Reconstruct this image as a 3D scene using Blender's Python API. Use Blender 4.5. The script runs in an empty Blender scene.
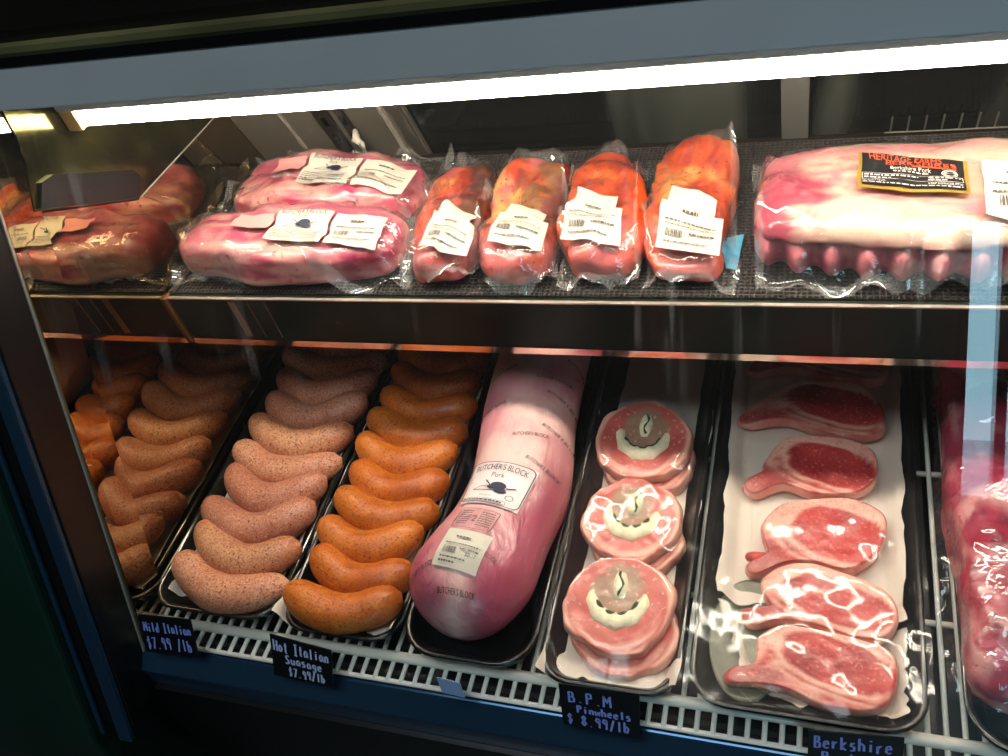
import bpy, math, random
from mathutils import Vector, Matrix, noise
from mathutils.bvhtree import BVHTree
random.seed(7)
C = bpy.context.scene.collection
PI = math.pi
XM = -0.5836            # plane of the end wall
XR = 0.36               # right end of what is built

# ------------------------------------------------------------------ colours / materials
def lin(c):
    return tuple((x/255/12.92 if x/255 <= .04045 else ((x/255+.055)/1.055)**2.4) for x in c)
def c4(c): return (*lin(c), 1)
def newmat(name):
    m = bpy.data.materials.new(name); m.use_nodes = True
    nt = m.node_tree; nt.nodes.clear()
    return m, nt, nt.nodes.new, nt.links.new
def pset(b, **k):
    for n, v in k.items(): b.inputs[n.replace('_', ' ')].default_value = v
def bump_chain(nt, scale, strength, dist=.001, stretch=None, detail=4, kind='noise'):
    N, L = nt.nodes.new, nt.links.new
    tc = N('ShaderNodeTexCoord'); src = tc.outputs['Object']
    if stretch:
        mp = N('ShaderNodeMapping'); mp.inputs['Scale'].default_value = stretch
        L(src, mp.inputs['Vector']); src = mp.outputs['Vector']
    if kind == 'noise':
        t = N('ShaderNodeTexNoise'); t.inputs['Scale'].default_value = scale; t.inputs['Detail'].default_value = detail
        t.inputs['Distortion'].default_value = .6
        out = t.outputs['Fac']
    else:
        t = N('ShaderNodeTexVoronoi'); t.inputs['Scale'].default_value = scale; t.feature = 'DISTANCE_TO_EDGE'
        out = t.outputs['Distance']
    L(src, t.inputs['Vector'])
    b = N('ShaderNodeBump'); b.inputs['Strength'].default_value = strength; b.inputs['Distance'].default_value = dist
    L(out, b.inputs['Height'])
    return b.outputs['Normal'], src
def plain(name, col, rough=.5, metal=0, bump=None, coat=0, spec=.5, stretch=None, vary=0, vscale=20):
    m, nt, N, L = newmat(name)
    o = N('ShaderNodeOutputMaterial'); p = N('ShaderNodeBsdfPrincipled'); L(p.outputs[0], o.inputs[0])
    pset(p, Base_Color=c4(col), Roughness=rough, Metallic=metal, Coat_Weight=coat)
    p.inputs['Specular IOR Level'].default_value = spec
    if bump:
        n, _ = bump_chain(nt, bump[0], bump[1], bump[2] if len(bump) > 2 else .001, stretch); L(n, p.inputs['Normal'])
    if vary:
        t = N('ShaderNodeTexNoise'); t.inputs['Scale'].default_value = vscale
        tc = N('ShaderNodeTexCoord'); L(tc.outputs['Object'], t.inputs['Vector'])
        r = N('ShaderNodeValToRGB')
        r.color_ramp.elements[0].position = .3; r.color_ramp.elements[1].position = .7
        a = lin(col)
        r.color_ramp.elements[0].color = (*[x*(1-vary) for x in a], 1)
        r.color_ramp.elements[1].color = (*[min(1, x*(1+vary)) for x in a], 1)
        L(t.outputs['Fac'], r.inputs[0]); L(r.outputs[0], p.inputs['Base Color'])
    return m
def vcol(name, rough=.3, coat=.3, bump=(120, .5, .001), stretch=None, speck=None, spec=.5, sss=0, mottle=0, mscale=60, coatrough=.06):
    """colour from the mesh's own attribute, with optional specks"""
    m, nt, N, L = newmat(name)
    o = N('ShaderNodeOutputMaterial'); p = N('ShaderNodeBsdfPrincipled'); L(p.outputs[0], o.inputs[0])
    a = N('ShaderNodeAttribute'); a.attribute_name = 'Col'
    pset(p, Roughness=rough, Coat_Weight=coat, Coat_Roughness=coatrough)
    p.inputs['Specular IOR Level'].default_value = spec
    if sss:
        p.inputs['Subsurface Weight'].default_value = sss; p.inputs['Subsurface Scale'].default_value = .004
        p.inputs['Subsurface Radius'].default_value = (1, .35, .25)
    n, src = bump_chain(nt, *bump, stretch=stretch); L(n, p.inputs['Normal']); L(n, p.inputs['Coat Normal'])
    col = a.outputs['Color']
    tc = N('ShaderNodeTexCoord')
    for (sc, lo, hi, colr) in (speck or []):
        t = N('ShaderNodeTexNoise'); t.inputs['Scale'].default_value = sc; t.inputs['Detail'].default_value = 2
        L(tc.outputs['Object'], t.inputs['Vector'])
        r = N('ShaderNodeMapRange'); r.inputs[1].default_value = lo; r.inputs[2].default_value = hi
        L(t.outputs['Fac'], r.inputs[0])
        mx = N('ShaderNodeMix'); mx.data_type = 'RGBA'
        L(r.outputs[0], mx.inputs[0]); L(col, mx.inputs[6]); mx.inputs[7].default_value = c4(colr)
        col = mx.outputs[2]
    L(col, p.inputs['Base Color'])
    return m
def two_sided_ior(nt, fr, ior):
    N, L = nt.nodes.new, nt.links.new
    g = N('ShaderNodeNewGeometry'); r = N('ShaderNodeMapRange'); r.inputs[3].default_value = ior; r.inputs[4].default_value = 1/ior
    L(g.outputs['Backfacing'], r.inputs[0]); L(r.outputs[0], fr.inputs[0])
def film(name, base=.05, tint=(255, 255, 255), bump=(60, .8, .003), stretch=None, rough=.06, milky=.03, gain=1.4):
    m, nt, N, L = newmat(name)
    o = N('ShaderNodeOutputMaterial')
    tr = N('ShaderNodeBsdfTransparent'); tr.inputs[0].default_value = c4(tint)
    g = N('ShaderNodeBsdfGlossy'); g.inputs['Roughness'].default_value = rough; g.inputs[0].default_value = (1, 1, 1, 1)
    d = N('ShaderNodeBsdfDiffuse'); d.inputs[0].default_value = (.8, .8, .8, 1)
    n, _ = bump_chain(nt, *bump, stretch=stretch, detail=3)
    L(n, g.inputs['Normal'])
    fr = N('ShaderNodeFresnel'); two_sided_ior(nt, fr, 1.4); L(n, fr.inputs['Normal'])
    mm = N('ShaderNodeMath'); mm.operation = 'MULTIPLY_ADD'; mm.inputs[1].default_value = gain; mm.inputs[2].default_value = base; mm.use_clamp = True
    L(fr.outputs[0], mm.inputs[0])
    m1 = N('ShaderNodeMixShader'); m1.inputs[0].default_value = milky; L(tr.outputs[0], m1.inputs[1]); L(d.outputs[0], m1.inputs[2])
    m2 = N('ShaderNodeMixShader'); L(mm.outputs[0], m2.inputs[0]); L(m1.outputs[0], m2.inputs[1]); L(g.outputs[0], m2.inputs[2])
    L(m2.outputs[0], o.inputs[0])
    return m
def glass_mat():
    m, nt, N, L = newmat('front_glass')
    o = N('ShaderNodeOutputMaterial')
    tr = N('ShaderNodeBsdfTransparent'); tr.inputs[0].default_value = (.97, .99, .98, 1)
    g = N('ShaderNodeBsdfGlossy'); g.inputs['Roughness'].default_value = 0.0
    d = N('ShaderNodeBsdfDiffuse'); d.inputs[0].default_value = (.75, .8, .85, 1)
    tl = N('ShaderNodeBsdfTranslucent'); tl.inputs[0].default_value = (.75, .8, .85, 1)
    ad = N('ShaderNodeMixShader'); ad.inputs[0].default_value = .5; L(d.outputs[0], ad.inputs[1]); L(tl.outputs[0], ad.inputs[2])
    tc = N('ShaderNodeTexCoord')
    mp = N('ShaderNodeMapping'); mp.inputs['Scale'].default_value = (130, 7, 7); L(tc.outputs['Object'], mp.inputs[0])
    t = N('ShaderNodeTexNoise'); t.inputs['Scale'].default_value = 1; t.inputs['Detail'].default_value = 3; L(mp.outputs[0], t.inputs['Vector'])
    t2 = N('ShaderNodeTexNoise'); t2.inputs['Scale'].default_value = 7; L(tc.outputs['Object'], t2.inputs['Vector'])
    r = N('ShaderNodeMapRange'); r.inputs[1].default_value = .60; r.inputs[2].default_value = .78; L(t.outputs['Fac'], r.inputs[0])
    r2 = N('ShaderNodeMapRange'); r2.inputs[1].default_value = .48; r2.inputs[2].default_value = .68; L(t2.outputs['Fac'], r2.inputs[0])
    mu = N('ShaderNodeMath'); mu.operation = 'MULTIPLY'; L(r.outputs[0], mu.inputs[0]); L(r2.outputs[0], mu.inputs[1])
    mu2 = N('ShaderNodeMath'); mu2.operation = 'MULTIPLY_ADD'; mu2.inputs[1].default_value = .13; mu2.inputs[2].default_value = .003; L(mu.outputs[0], mu2.inputs[0])
    m1 = N('ShaderNodeMixShader'); L(mu2.outputs[0], m1.inputs[0]); L(tr.outputs[0], m1.inputs[1]); L(ad.outputs[0], m1.inputs[2])
    fr = N('ShaderNodeFresnel'); two_sided_ior(nt, fr, 1.5)
    m2 = N('ShaderNodeMixShader'); L(fr.outputs[0], m2.inputs[0]); L(m1.outputs[0], m2.inputs[1]); L(g.outputs[0], m2.inputs[2])
    L(m2.outputs[0], o.inputs[0])
    return m
def emis(name, col, s):
    m, nt, N, L = newmat(name)
    o = N('ShaderNodeOutputMaterial'); e = N('ShaderNodeEmission'); e.inputs[0].default_value = (*col, 1); e.inputs[1].default_value = s
    L(e.outputs[0], o.inputs[0]); return m
def mesh_mat():
    """black woven plastic matting"""
    m, nt, N, L = newmat('black_mesh_matting')
    o = N('ShaderNodeOutputMaterial'); p = N('ShaderNodeBsdfPrincipled'); L(p.outputs[0], o.inputs[0])
    tc = N('ShaderNodeTexCoord'); sx = N('ShaderNodeSeparateXYZ'); L(tc.outputs['Object'], sx.inputs[0])
    outs = []
    for a, f in (('X', 1500), ('Y', 1500)):
        k = N('ShaderNodeMath'); k.operation = 'MULTIPLY'; k.inputs[1].default_value = f; L(sx.outputs[a], k.inputs[0])
        s = N('ShaderNodeMath'); s.operation = 'SINE'; L(k.outputs[0], s.inputs[0])
        outs.append(s.outputs[0])
    mx = N('ShaderNodeMath'); mx.operation = 'MAXIMUM'; L(outs[0], mx.inputs[0]); L(outs[1], mx.inputs[1])
    r = N('ShaderNodeValToRGB'); r.color_ramp.elements[0].position = .35; r.color_ramp.elements[1].position = .8
    r.color_ramp.elements[0].color = c4((8, 8, 8)); r.color_ramp.elements[1].color = c4((64, 57, 51))
    L(mx.outputs[0], r.inputs[0]); L(r.outputs[0], p.inputs['Base Color'])
    b = N('ShaderNodeBump'); b.inputs['Strength'].default_value = .8; b.inputs['Distance'].default_value = .001; L(mx.outputs[0], b.inputs['Height']); L(b.outputs[0], p.inputs['Normal'])
    p.inputs['Roughness'].default_value = .45
    return m

M = dict(
    foam=plain('black_foam', (13, 13, 15), .28, bump=(90, .25), coat=.3),
    smoke=plain('smoked_plastic', (30, 30, 26), .12, coat=.6),
    paper=plain('butcher_paper', (226, 214, 200), .55, bump=(45, .5, .002)),
    wire=plain('white_coated_wire', (248, 242, 230), .3, coat=.4, bump=(60, .1)),
    well=plain('dark_case_well', (10, 10, 11), .5),
    header=plain('grey_blue_header', (158, 164, 166), .42, metal=.2, bump=(30, .06), vary=.08, vscale=6),
    blackgloss=plain('black_gloss_trim', (12, 12, 13), .18, coat=.4),
    casetop=plain('black_case_top', (20, 18, 16), .3, vary=.25, vscale=5),
    steel=plain('brushed_steel', (120, 112, 100), .3, metal=.8, bump=(300, .15), stretch=(.02, 1, 1)),
    brightsteel=plain('bright_steel_edge', (215, 205, 190), .25, metal=.7),
    bluereflection=plain('trim_painted_blue_reflection', (52, 84, 112), .2, metal=.7, bump=(12, .1)),  # blue of the window's reflection is put into the trim colour
    hood=plain('greenish_hood_liner', (92, 90, 58), .3, vary=.4, vscale=9),
    liner=plain('greenish_end_liner', (84, 80, 46), .13, metal=.9, bump=(8, .25, .006), vary=.5, vscale=14),
    mirror=plain('mirror_end_panel', (176, 156, 122), .015, metal=1),
    doorglass=plain('dark_sliding_door', (24, 25, 24), .14, bump=(9, .12, .003), vary=.9, vscale=13, spec=.35),
    greypanel=plain('grey_back_panel', (96, 90, 80), .38, metal=.3, vary=.15, vscale=10),
    dark=plain('dark_slotted_metal', (38, 28, 22), .35, metal=.3),
    rail=plain('dark_price_rail', (26, 31, 26), .22, spec=.08, vary=.6, vscale=9),
    chrome=plain('chrome_strip', (220, 200, 190), .1, metal=1),
    green=plain('dark_green_cabinet', (18, 44, 34), .28, coat=.3, vary=.25, vscale=5),
    base=plain('black_case_base', (9, 11, 12), .35),
    card=plain('black_price_card', (9, 9, 12), .45),
    ink=plain('blue_white_marker_ink', (132, 150, 228), .6),
    inkw=plain('pale_marker_ink', (176, 190, 226), .6),
    tape=plain('pale_blue_tape', (128, 150, 186), .5, bump=(100, .2)),
    label=plain('white_paper_label', (194, 186, 172), .5, bump=(40, .15)),
    pinklabel=plain('pink_tinted_label', (206, 138, 134), .5),
    print=plain('navy_print', (20, 24, 56), .6),
    grey=plain('grey_print', (84, 80, 78), .6),
    blk=plain('black_print', (24, 22, 24), .5),
    gold=plain('gold_label_border', (176, 140, 60), .35, metal=.3),
    orangeprint=plain('orange_red_print', (222, 84, 48), .5),
    whiteprint=plain('white_print', (222, 216, 206), .5),
    bluelabel=plain('light_blue_label', (96, 172, 204), .45),
    cream=plain('cream_cheese_filling', (246, 236, 200), .5, bump=(300, .8, .001), vary=.12, vscale=150),
    herb=plain('dark_green_herb', (48, 72, 32), .55, bump=(400, .8, .001), vary=.5, vscale=300),
    brown=vcol('speckled_brown_casing', .46, .08, (380, .8, .0007), speck=[(420, .48, .64, (176, 100, 66)), (620, .58, .72, (230, 180, 146)), (480, .58, .68, (110, 50, 32))]),
    orange=vcol('speckled_orange_casing', .46, .06, (260, .7, .0008), speck=[(90, .5, .75, (210, 124, 48)), (520, .55, .67, (124, 54, 18))]),
    vac=vcol('vacuum_packed_meat', .34, .5, (55, .5, .003), stretch=(.35, 1.6, 1), speck=[(30, .52, .74, (222, 150, 148)), (140, .62, .74, (170, 52, 82))]),
    marin=vcol('marinated_meat', .32, .35, (60, .5, .002), speck=[(60, .56, .75, (206, 82, 20)), (300, .64, .72, (90, 30, 10))]),
    tube=vcol('casing_wrapped_loin', .4, .35, (50, .7, .004), stretch=(1.5,.6,1), coatrough=.1),
    chop=vcol('raw_chop', .36, .22, (260, .5, .0008), speck=[(420, .58, .70, (228, 116, 102))]),
    pin=vcol('raw_pinwheel', .36, .25, (160, .4, .001), speck=[(240, .62, .72, (240, 170, 160))]),
    film=film('clear_vacuum_film', .03, bump=(40, .9, .005), gain=1.3, milky=.022, rough=.04),
    wrap=film('cling_wrap', .012, bump=(26, .45, .004), stretch=(1.6, .35, 1), gain=.8, milky=.014, rough=.11),
    room=plain('dark_painted_wall', (60, 62, 60), .8, vary=.1, vscale=2),
    floor=plain('dark_tile_floor', (48, 52, 50), .5, vary=.2, vscale=3),
    ceil=plain('ceiling_paint', (70, 68, 62), .8),
    lamp=emis('lamp_tube', (1.0, .87, .72), 60),
)
def door_mat():
    m, nt, N, L = newmat('dark_sliding_door_glass')
    o = N('ShaderNodeOutputMaterial'); p = N('ShaderNodeBsdfPrincipled'); L(p.outputs[0], o.inputs[0])
    tc = N('ShaderNodeTexCoord'); mp = N('ShaderNodeMapping'); mp.inputs['Scale'].default_value = (11, 1, 1.6); mp.inputs['Rotation'].default_value = (0, .12, 0); L(tc.outputs['Object'], mp.inputs[0])
    t = N('ShaderNodeTexNoise'); t.inputs['Scale'].default_value = 1; t.inputs['Detail'].default_value = 2; t.inputs['Distortion'].default_value = .4; L(mp.outputs[0], t.inputs['Vector'])
    r = N('ShaderNodeValToRGB'); r.color_ramp.elements[0].position = .44; r.color_ramp.elements[1].position = .56
    r.color_ramp.elements[0].color = c4((7, 8, 8)); r.color_ramp.elements[1].color = c4((58, 60, 54))
    L(t.outputs['Fac'], r.inputs[0]); L(r.outputs[0], p.inputs['Base Color'])
    pset(p, Roughness=.16); p.inputs['Specular IOR Level'].default_value = .3
    return m
M['glass'] = glass_mat(); M['doorglass'] = door_mat()
for _k, _m in (('film', .30), ): M['filmedge'] = film('clear_bag_seal', .06, bump=(60, .4, .002), gain=1.3, milky=.13, rough=.12)
M['matting'] = mesh_mat()

# ------------------------------------------------------------------ object helpers
def tagp(o, label=None, cat=None, group=None, kind=None):
    if label: o['label'] = label
    if cat: o['category'] = cat
    if group: o['group'] = group
    if kind: o['kind'] = kind
    return o
def empty(name, loc, label, cat, group=None):
    o = bpy.data.objects.new(name, None); C.objects.link(o); o.location = loc; o.empty_display_size = .02
    return tagp(o, label, cat, group)
def mesh(name, V, F, mat, parent=None, cols=None, smooth=True, origin=None):
    """V is in world coordinates; the object's own origin is its parent's, or `origin`"""
    org = Vector(origin) if origin else (WO(parent) if parent else Vector((0, 0, 0)))
    me = bpy.data.meshes.new(name)
    me.from_pydata([tuple(Vector(v)-org) for v in V], [], F)
    if cols:
        ca = me.color_attributes.new('Col', 'FLOAT_COLOR', 'POINT')
        flat = []
        for c in cols: flat.extend((c[0], c[1], c[2], 1))
        ca.data.foreach_set('color', flat)
    if smooth: me.polygons.foreach_set('use_smooth', [True]*len(me.polygons))
    me.materials.append(mat)
    o = bpy.data.objects.new(name, me); C.objects.link(o)
    if parent: o.parent = parent
    else: o.location = org
    return o
def WO(o):
    v = Vector(o.location)
    while o.parent: o = o.parent; v += Vector(o.location)
    return v
class MB:
    def __init__(s): s.V = []; s.F = []
    def add(s, V, F):
        b = len(s.V); s.V += [tuple(v) for v in V]; s.F += [tuple(i+b for i in f) for f in F]; return s
    def box(s, x0, x1, y0, y1, z0, z1):
        return s.prism([(y0, z0), (y1, z0), (y1, z1), (y0, z1)], x0, x1)
    def prism(s, yz, x0, x1):
        n = len(yz)
        V = [(x0, y, z) for y, z in yz]+[(x1, y, z) for y, z in yz]
        F = [tuple(range(n-1, -1, -1)), tuple(range(n, 2*n))]+[(i, (i+1) % n, n+(i+1) % n, n+i) for i in range(n)]
        return s.add(V, [tuple(reversed(f)) for f in F])
    def tube(s, pts, r, n=10, caps=True):
        pts = [Vector(p) for p in pts]; V = []; F = []
        rr = r if isinstance(r, (list, tuple)) else [r]*len(pts)
        up = Vector((0, 0, 1))
        for i, p in enumerate(pts):
            t = (pts[min(i+1, len(pts)-1)]-pts[max(i-1, 0)]).normalized()
            a = up if abs(t.z) < .9 else Vector((0, 1, 0))
            u = t.cross(a).normalized(); w = u.cross(t).normalized()
            for k in range(n):
                an = 2*PI*k/n; V.append(p+(u*math.cos(an)+w*math.sin(an))*rr[i])
        for i in range(len(pts)-1):
            for k in range(n): F.append((i*n+k, i*n+(k+1) % n, (i+1)*n+(k+1) % n, (i+1)*n+k))
        if caps: F.append(tuple(range(n-1, -1, -1))); F.append(tuple((len(pts)-1)*n+k for k in range(n)))
        return s.add(V, F)
    def obj(s, name, mat, parent=None, smooth=False, origin=None, bevel=0):
        o = mesh(name, s.V, s.F, mat, parent, smooth=smooth, origin=origin)
        if bevel:
            b = o.modifiers.new('Bevel', 'BEVEL'); b.width = bevel; b.segments = 2; b.limit_method = 'ANGLE'
        return o
def fb(x, y, z=0, s=1, o=4): return noise.fractal(Vector((x*s, y*s, z*s)), 1.0, 2.0, o)
def mixc(a, b, t): t = max(0, min(1, t)); return tuple(a[i]*(1-t)+b[i]*t for i in range(3))
def ss(a, b, x):
    t = max(0, min(1, (x-a)/(b-a))); return t*t*(3-2*t)

def grid_closed(P, nu, nv, colf=None):
    """nu around, nv from pole to pole"""
    V = []; F = []; K = []
    for j in range(nv+1):
        for i in range(nu):
            p = P(i/nu, j/nv); V.append(p)
    for j in range(nv):
        for i in range(nu): F.append((j*nu+i, j*nu+(i+1) % nu, (j+1)*nu+(i+1) % nu, (j+1)*nu+i))
    F.append(tuple(range(nu-1, -1, -1))); F.append(tuple(nv*nu+i for i in range(nu)))
    if colf: K = [colf(*v) for v in V]
    return V, F, K
def spw(v, m): return math.copysign(abs(v)**m, v)
def body(cx, cy, z0, a, b, h, rot=0, e1=.55, e2=.75, amp=.004, ns=28, seed=0, colf=None, nu=110, nv=56, warp=None):
    cr, sr = math.cos(rot), math.sin(rot)
    def even(fn, t0, t1, n, N=4000):                 # parameters spaced evenly along the curve
        T = [t0+(t1-t0)*k/N for k in range(N+1)]; Q = [fn(t) for t in T]; D = [0]
        for p, q in zip(Q, Q[1:]): D.append(D[-1]+math.hypot(q[0]-p[0], q[1]-p[1]))
        out = []; k = 0
        for i in range(n+1):
            d = D[-1]*i/n
            while k < N and D[k+1] < d: k += 1
            out.append(T[min(k, N)])
        out[-1] = t1; return out
    TH = even(lambda t: (a*spw(math.cos(t), e1), b*spw(math.sin(t), e1)), 0, 2*PI, nu)
    PH = even(lambda t: (min(a, b)*spw(math.cos(t), e2), h*.62*spw(math.sin(t), e2*.9)), -PI/2*.99999, PI/2*.99999, nv)
    def P(u, v):
        th = TH[round(u*nu)]; ph = PH[round(v*nv)]
        c = spw(math.cos(ph), e2)
        x = a*spw(math.cos(th), e1)*c; y = b*spw(math.sin(th), e1)*c
        s = spw(math.sin(ph), e2*.9)
        z = h*(.38+.62*s) if s > 0 else h*.38*(1+s)
        n = fb(x+seed, y, z, ns, 4)*amp
        x += n*math.cos(th)*1.0; y += n*math.sin(th); z += max(0, s)*n*1.4
        if warp: x, y, z = warp(x, y, z)
        return Vector((cx+x*cr-y*sr, cy+x*sr+y*cr, z0+max(0, z)))
    def cf(X, Y, Z):
        dx, dy = X-cx, Y-cy
        return colf(dx*cr+dy*sr, -dx*sr+dy*cr, Z-z0)
    return grid_closed(P, nu, nv, cf if colf else None)
def bvh(*VF):
    V = []; F = []
    for v, f in VF:
        b = len(V); V += [Vector(p) for p in v]; F += [tuple(i+b for i in q) for q in f]
    return BVHTree.FromPolygons(V, F)
def drop(tree, x, y, eps, base):
    h = tree.ray_cast(Vector((x, y, 1)), Vector((0, 0, -1)))
    if h[0] is None or h[0].z < base: return Vector((x, y, base+eps))
    n = h[1] if h[1].z > 0 else -h[1]
    return h[0]+n*eps+Vector((0, 0, eps*.3))
def quadmap(q):
    A, B, D, E = [Vector((*p, 0)) for p in q]     # far-left, far-right, near-right, near-left
    return lambda u, v: (A*(1-u)+B*u)*(1-v)+(E*(1-u)+D*u)*v
LAST = {}
def sheet(name, q, tree, base, mat, parent, eps=.0012, nu=40, nv=40, relax=0, wav=.0, drop_=None, seal=0, up=0.004, edge=0, seed=0, lift=None):
    qm = quadmap(q); H = []; XY = []
    for j in range(nv+1):
        for i in range(nu+1):
            u, v = i/nu, j/nv
            p = qm(u, v)
            if wav:
                p = p+Vector((fb(v*3+seed, 1.7, 0, 1.5, 2)*wav*(1 if i in (0, nu) else .2), fb(u*3+seed, 5.1, 0, 1.5, 2)*wav*(1 if j in (0, nv) else .2), 0))
            d = drop(tree, p.x, p.y, eps, base) if tree else Vector((p.x, p.y, base+eps))
            if relax: d = Vector((p.x, p.y, d.z))
            if edge:
                ed = min(u, 1-u, v, 1-v)
                d.z += up*edge*max(0, fb(p.x*12+seed, p.y*12, 0, 2, 3)+.35)*(1-min(1, ed*6))
            XY.append(d)
    if drop_:
        zt = sorted(p.z for p in XY)[int(len(XY)*.9)]
        for p in XY: p.z = max(p.z, zt-drop_)
    if relax:
        low = [p.z for p in XY]; z = low[:]; W = nu+1
        for it in range(relax):
            zn = z[:]
            for j in range(1, nv):
                for i in range(1, nu):
                    k = j*W+i
                    zn[k] = max(low[k], (z[k-1]+z[k+1]+z[k-W]+z[k+W])/4-.00004)
            z = zn
        for k in range(len(XY)): XY[k].z = z[k]
    if lift:
        for p in XY: p.z += lift(p.x, p.y)
    F = [(j*(nu+1)+i, (j+1)*(nu+1)+i, (j+1)*(nu+1)+i+1, j*(nu+1)+i+1) for j in range(nv) for i in range(nu)]
    LAST['t'] = bvh((XY, F)); o = mesh(name, XY, F, mat, parent)
    if seal:
        o.data.materials.append(M['filmedge'])
        for k, p in enumerate(o.data.polygons):
            i, j = k % nu, k//nu
            if i < seal or i >= nu-seal or j < seal or j >= nv-seal: p.material_index = 1
    return o

# text and marks -----------------------------------------------------------
_tc = {}
def text_geo(s, bold=False):
    if s in _tc: return _tc[s]
    cu = bpy.data.curves.new('t', 'FONT'); cu.body = s; cu.resolution_u = 2
    if bold: cu.offset = .012
    ob = bpy.data.objects.new('t', cu); C.objects.link(ob)
    dg = bpy.context.evaluated_depsgraph_get(); me = bpy.data.meshes.new_from_object(ob.evaluated_get(dg))
    V = [v.co.copy() for v in me.vertices]; F = [tuple(p.vertices) for p in me.polygons]
    bpy.data.objects.remove(ob); bpy.data.curves.remove(cu); bpy.data.meshes.remove(me)
    x0 = min(v.x for v in V); x1 = max(v.x for v in V); y0 = min(v.y for v in V); y1 = max(v.y for v in V)
    V = [((v.x-x0)/(x1-x0), (v.y-y0)/(y1-y0)) for v in V]
    _tc[s] = (V, F); return V, F
class Marks:
    """flat marks in a label's own 0..1 square (v runs down), draped with it"""
    def __init__(s): s.V = []; s.F = []
    def add(s, V, F):
        b = len(s.V); s.V += V; s.F += [tuple(i+b for i in f) for f in F]
    def text(s, t, u0, v0, u1, v1, arc=0):
        V, F = text_geo(t)
        s.add([(u0+x*(u1-u0), v1+(v0-v1)*y-arc*(1-(2*x-1)**2)) for x, y in V], F)
    def rect(s, u0, v0, u1, v1, n=6):
        V = [(u0+(u1-u0)*i/n, v) for i in range(n+1) for v in (v0, v1)]
        s.add(V, [(2*i, 2*i+1, 2*i+3, 2*i+2) for i in range(n)])
    def line(s, pts, w):
        V = []; F = []
        for i in range(len(pts)):
            a = pts[max(0, i-1)]; b = pts[min(len(pts)-1, i+1)]
            dx, dy = b[0]-a[0], b[1]-a[1]; l = math.hypot(dx, dy) or 1
            nx, ny = -dy/l*w/2, dx/l*w/2
            V += [(pts[i][0]+nx, pts[i][1]+ny), (pts[i][0]-nx, pts[i][1]-ny)]
        F = [(2*i, 2*i+1, 2*i+3, 2*i+2) for i in range(len(pts)-1)]
        s.add(V, F)
    def frame(s, u0, v0, u1, v1, w, r=.06):
        pts = []
        for cx, cy, a0 in ((u1-r, v0+r, -90), (u1-r, v1-r, 0), (u0+r, v1-r, 90), (u0+r, v0+r, 180)):
            for k in range(5):
                a = math.radians(a0+k*22.5); pts.append((cx+r*math.cos(a), cy+r*math.sin(a)))
        pts.append(pts[0]); full = []
        for a, b in zip(pts, pts[1:]):
            n = max(1, int(math.hypot(b[0]-a[0], b[1]-a[1])/.06))
            full += [(a[0]+(b[0]-a[0])*k/n, a[1]+(b[1]-a[1])*k/n) for k in range(n)]
        full.append(pts[-1]); s.line(full, w)
    def disc(s, cx, cy, rx, ry, n=16):
        s.add([(cx+rx*math.cos(2*PI*k/n), cy+ry*math.sin(2*PI*k/n)) for k in range(n)], [tuple(range(n))])
    def ring(s, cx, cy, rx, ry, w, n=20):
        s.line([(cx+rx*math.cos(2*PI*k/n), cy+ry*math.sin(2*PI*k/n)) for k in range(n+1)], w)
    def bars(s, u0, v0, u1, v1, n=16, seed=1):
        rnd = random.Random(seed); u = u0
        while u < u1:
            w = rnd.choice((.3, .6, 1))*(u1-u0)/n; s.rect(u, v0, min(u1, u+w), v1, 1); u += w+rnd.choice((.4, .7))*(u1-u0)/n
    def dashes(s, u0, u1, v, h, seed=2):
        rnd = random.Random(seed); u = u0
        while u < u1-.01:
            w = rnd.uniform(.02, .07); s.rect(u, v, min(u1, u+w), v+h, 1); u += w+.015
    def cut(s, cx, cy, k):
        """drawing of a leg of meat with a knife"""
        s.disc(cx+.10*k, cy-.02*k, .15*k, .10*k); s.disc(cx+.16*k, cy+.10*k, .12*k, .06*k); s.disc(cx, cy+.03*k, .10*k, .06*k)
        s.line([(cx-.36*k, cy+.12*k), (cx-.2*k, cy+.02*k), (cx-.05*k, cy), (cx+.05*k, cy+.06*k)], .015*k)
        s.line([(cx-.36*k, cy+.12*k), (cx-.2*k, cy+.13*k), (cx, cy+.12*k)], .02*k)
        s.line([(cx+.26*k, cy+.02*k), (cx+.42*k, cy-.04*k)], .025*k); s.line([(cx-.16*k, cy-.14*k), (cx-.06*k, cy-.02*k)], .025*k)
    def obj(s, name, q, tree, base, mat, parent, eps=.0022):
        qm = quadmap(q); V = []
        for u, v in s.V:
            p = qm(u, v); V.append(drop(tree, p.x, p.y, eps, base) if tree else Vector((p.x, p.y, base+eps)))
        return mesh(name, V, s.F, mat, parent, smooth=False)

# ------------------------------------------------------------------ camera
Rr = [[0.945, 0.039, -0.326], [0.248, -0.736, 0.63], [-0.215, -0.676, -0.705]]
Xv = Vector((2551, 106, -880)).normalized()
Yv = Vector((346, -1028, 880)); Yv = (Yv-Xv*Xv.dot(Yv)).normalized()
Zv = Xv.cross(Yv)
if Zv.y > 0: Zv = -Zv
W = Matrix((Xv, Yv, Zv))
cam = bpy.data.cameras.new('camera'); co = bpy.data.objects.new('camera', cam); C.objects.link(co)
cam.sensor_width = 36; cam.lens = 880/1008*36; cam.clip_start = .02
rot = Matrix((W.col[0], -W.col[1], -W.col[2])).transposed()
co.matrix_world = Matrix.Translation((0, 0, .68)) @ rot.to_4x4()
bpy.context.scene.camera = co

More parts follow.
